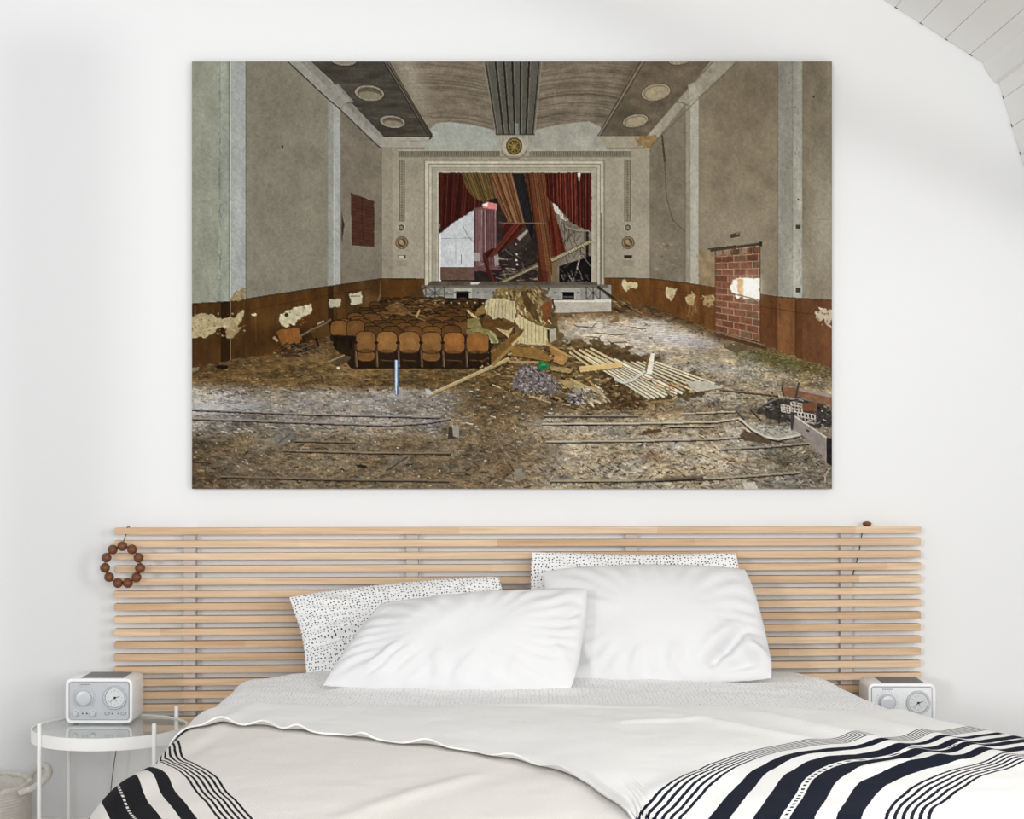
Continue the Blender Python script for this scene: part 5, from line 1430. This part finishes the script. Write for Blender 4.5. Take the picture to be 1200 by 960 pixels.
# grey-lilac insulation, green bag, blue-grey scraps
poly([(604, 436), (614, 428), (628, 430), (640, 436), (652, 448), (656, 458), (644, 462), (628, 458), (612, 460), (600, 452)], (104, 94, 96), .95, tex=(.5, 2.2, 2.2), rag=3)
strokes(330, [(602, 438), (616, 427), (640, 436), (656, 460), (612, 462)], 2, 6, 1.5, [(150, 142, 150), (178, 170, 176), (66, 56, 56), (122, 112, 116), (44, 36, 34)], (-1.4, 1.4), grow=False)
poly([(630, 426), (634, 423), (642, 424), (643, 431), (636, 434), (631, 432)], (30, 112, 64), tex=(.3, 3, 3), rag=.8); ell(637, 427, 3, 1.6, (90, 160, 116), .7)
strokes(130, [(664, 456), (690, 454), (694, 470), (664, 474)], 2, 7, 1.6, [(84, 84, 98), (150, 150, 160), (48, 46, 54), (190, 188, 190), (120, 104, 84)], (-1.2, 1.2), grow=False)
strokes(60, [(668, 452), (700, 450), (712, 468), (690, 472)], 3, 10, 2.0, [(196, 186, 160), (168, 158, 138), (140, 118, 82)], (.3, 1.0), grow=False)
# --- floor rails where seats were fixed
def rail(pts, w=1.7, top=(138, 128, 114)):
    pline([(x, y + 1.5) for x, y in pts], w + .3, (40, 30, 22), .85); pline(pts, w, top, .92)
rail([(224, 479.5), (360, 485), (516, 488.7)], 1.7, (138, 134, 134)); rail([(224, 490), (340, 494), (455, 498), (500, 495), (529, 490)], 1.9, (140, 134, 130)); rail([(345, 516.4), (417, 518)], 1.3, (122, 110, 94)); rail([(332, 527.4), (430, 530), (529, 530.8)], 1.9, (132, 118, 98)); rail([(259, 558), (400, 561.5), (527, 563)], 2.1, (118, 104, 84))
RL = (186, 176, 156)
rail([(637, 487), (748, 487)], 1.5, RL); rail([(635, 496.4), (740, 496), (840, 494), (866, 490)], 1.9, RL); rail([(640, 517), (740, 516.4), (840, 514), (872, 511)], 2.0, (176, 166, 148)); rail([(644, 563.4), (760, 562.4), (840, 560), (938, 553)], 2.4, (160, 148, 126)); rail([(784, 499.4), (837, 499)], 1.6, (170, 150, 120)); rail([(797, 484.8), (862, 482)], 1.4, RL); rail([(846, 526), (900, 523), (948, 519)], 2.0, (150, 142, 132)); rail([(768, 562), (824, 558)], 3.0, (112, 96, 76)); rail([(843, 456), (912, 463)], 1.4, (140, 110, 76))
poly([(752, 505), (774, 502), (776, 506), (754, 509)], (96, 64, 44)); poly([(314, 518), (330, 507), (343, 502), (346, 511), (330, 522), (322, 521)], (116, 112, 102), tex=(.25, 3, 3), rag=1); line(326, 519, 342, 507, 1, (50, 44, 38), .8); line(344, 507, 366, 499, 1.8, (128, 120, 108)); poly([(526, 501), (529, 499), (538, 500), (538, 513), (525, 514)], (66, 56, 48)); poly([(530, 499), (538, 500), (538, 513), (531, 511)], (146, 142, 134))
poly([(448, 550), (462, 535), (486, 532), (470, 548)], (120, 112, 98), .55); pline([(452, 552), (478, 535)], 1.4, (66, 50, 36)); ell(424, 546, 7, 1.8, (44, 32, 24), .9, .1); poly([(600, 553), (610, 548), (618, 560), (606, 564)], (140, 132, 122), .8, rag=2); pline([(595, 540), (602, 552)], 1, (40, 30, 22)); poly([(870, 566), (884, 564), (888, 573), (872, 573)], (196, 190, 178), .9)
poly([(498, 455), (504, 457), (508, 462), (500, 462)], (176, 178, 184)); poly([(452, 462), (468, 452), (484, 462), (470, 468)], (166, 168, 178), .45, rag=2); poly([(462.4, 422), (467.2, 422), (466.8, 462.5), (463, 462.5)], (70, 104, 156)); poly([(463.4, 422), (465.4, 422), (465.2, 462), (463.8, 462)], (214, 224, 236)); line(467.6, 422, 467.2, 462, .9, (40, 50, 80), .8)
# --- hollow brick, boards and bent sheet on the right
poly([(868, 490), (880, 497), (930, 500), (938, 508), (922, 514), (905, 514), (890, 508), (876, 500)], (160, 155, 146), tex=(.18, 3, 3)); pline([(866, 490.5), (880, 502), (896, 511), (911, 514.4), (938, 509)], 2.2, (196, 192, 182)); pline([(867, 493), (880, 505), (896, 514), (911, 517), (937, 512)], 1.8, (46, 40, 36), .9); strokes(50, [(872, 494), (930, 500), (915, 512), (890, 506)], 2, 5, 1.2, [(92, 88, 82), (200, 196, 188), (60, 54, 48)], (-1, 1), grow=False)
poly([(866, 510), (872, 504), (904, 516), (903, 520), (872, 516)], (86, 66, 50), .9); line(878, 479, 892, 494, 1.6, (44, 40, 38)); pline([(862, 482), (872, 492)], 1.6, (70, 64, 60))
poly([(890, 476), (906, 466), (930, 464), (958, 472), (975, 480), (975, 500), (940, 500), (905, 492), (888, 484)], (52, 48, 46), .85, tex=(.5, 3, 3), rag=3); strokes(150, [(890, 478), (920, 464), (975, 478), (975, 502), (930, 500)], 2, 6, 1.2, [(28, 24, 24), (120, 116, 112), (84, 76, 70), (176, 172, 168)], (-1, 1), grow=False)
pline([(893, 474), (912, 466), (940, 467), (956, 471)], 1.6, (136, 132, 126), .8)
poly([(917, 454), (934, 454), (975, 463), (975, 475), (950, 470), (936, 465), (918, 464)], (132, 88, 64), tex=(.18, 8, 4)); poly([(934, 454), (975, 462), (975, 466), (936, 458)], (156, 146, 138), .8); poly([(937, 472), (957, 472), (957, 482), (940, 481)], (122, 72, 46))
pline([(917, 448), (916, 456), (918, 464)], 2, (60, 52, 50)); pline([(936, 447), (934, 456), (932, 466)], 2.6, (70, 62, 62)); pline([(935, 447), (938, 447)], 2, (150, 142, 138))
for ox, oy, nx_, ny_, sx, sy in ((926.6, 470.8, 3, 3, 4.1, 3.6), (915, 474, 3, 3, 3.4, 2.6), (934.5, 482.5, 5, 2, 4.0, 5.0)):
    for i in range(nx_ + 1): line(ox + i * sx, oy + i * sx * .18, ox + i * sx + .6, oy + ny_ * sy + i * sx * .18, 1.1, (204, 194, 190), .95)
    for j in range(ny_ + 1): line(ox, oy + j * sy, ox + nx_ * sx, oy + j * sy + nx_ * sx * .18, 1.1, (196, 180, 174), .95)
poly([(929, 487), (932, 487), (968, 512), (968, 544), (962, 532), (950, 520), (938, 508), (929, 503)], (140, 130, 128), tex=(.10, 6, 6)); pline([(930, 487), (968, 512.5)], 1.6, (196, 190, 186)); poly([(968, 512.5), (975, 513), (975, 546), (968, 542)], (44, 38, 38), tex=(.3, 3, 3)); poly([(926, 483), (931, 485), (929, 504), (926, 503)], (70, 64, 66)); ell(946, 504.5, 2.2, 1.2, (56, 48, 46), .9, .6)
pline([(972, 548), (967, 556), (966, 566)], 1.0, (200, 196, 190), .8)
# grain of the print, slightly muted inks, darker towards the corners of the old photograph
lum = (IMG * np.array([0.3, 0.59, 0.11], np.float32)).sum(-1, keepdims=True)
IMG = lum + (IMG - lum) * (0.84 - 0.14 * smooth(430, 480, GY))[..., None].astype(np.float32)
fine = 0.6 * (N1(GX / 1.3, GY / 1.3) - 0.5) + 0.5 * (N2(GX / 2.6 + 4, GY / 3.4) - 0.5) + 0.25 * (N3(GX / 7, GY / 16) - 0.5)
IMG = IMG * (1 + 0.17 * fine)[..., None].astype(np.float32)
IMG = IMG * np.array([1.01, 1.0, 0.965], np.float32)
IMG = np.clip(0.36 + (IMG - 0.36) * 1.08, 0, 1).astype(np.float32)
IMG += (RS.rand(GH, GW, 1).astype(np.float32) - 0.5) * 0.03
IMG = np.clip(IMG, 0, 1)

# average to one sample per vertex of the print surface and lay it on the canvas
small = IMG.reshape(PH_, SS, PW_, SS, 3).mean((1, 3))
# crisper detail, like the sharpened photograph it was printed from
bl = small.copy()
for ax_ in (0, 1):
    bl = (np.roll(bl, 1, ax_) + 2 * bl + np.roll(bl, -1, ax_)) / 4
small = np.clip(small + 0.65 * (small - bl), 0.02, 0.97)
lin = np.where(small <= 0.04045, small / 12.92, ((small + 0.055) / 1.055) ** 2.4)
PRINT_GAIN = 0.86
lin = np.clip(lin * PRINT_GAIN, 0, 0.95)

CD = 5.175
cx0, cx1 = (225 - 600) * CD / FPX, (975 - 600) * CD / FPX
cz1, cz0 = CAM_Z - (72 - 520) * CD / FPX, CAM_Z - (573 - 520) * CD / FPX
art = thing('canvas_print', (0, 0, (cz0 + cz1) / 2), 'large unframed canvas photo print of a derelict theatre above the headboard', 'wall art')
zm = art.location.z
xs = np.linspace(cx0, cx1, PW_); zs = np.linspace(cz1, cz0, PH_)
XX, ZZ = np.meshgrid(xs, zs)
V = np.stack([XX, np.full_like(XX, -0.025), ZZ - zm], -1)
me = grid_mesh('print_surface', V)
ca = me.color_attributes.new('print', 'FLOAT_COLOR', 'POINT')
ca.data.foreach_set('color', np.concatenate([lin, np.ones((PH_, PW_, 1))], -1).astype(np.float32).ravel())
pm = bpy.data.materials.new('photo_print'); pm.use_nodes = True
pn = pm.node_tree; pb = pn.nodes['Principled BSDF']
pb.inputs['Roughness'].default_value = 0.8; pb.inputs['Specular IOR Level'].default_value = 0.05
an = pn.nodes.new('ShaderNodeVertexColor'); an.layer_name = 'print'
pn.links.new(an.outputs['Color'], pb.inputs['Base Color'])
o = link('print_surface', me, pm, art)
o['label'] = 'photo print of a ruined theatre hall with torn red stage curtains and wooden seats'
bm = bmesh.new(); bm_box(bm, cx0, cx1, -0.0249, -0.001, cz0 - zm, cz1 - zm)
from_bm('canvas_body', bm, M['canvas'], art)
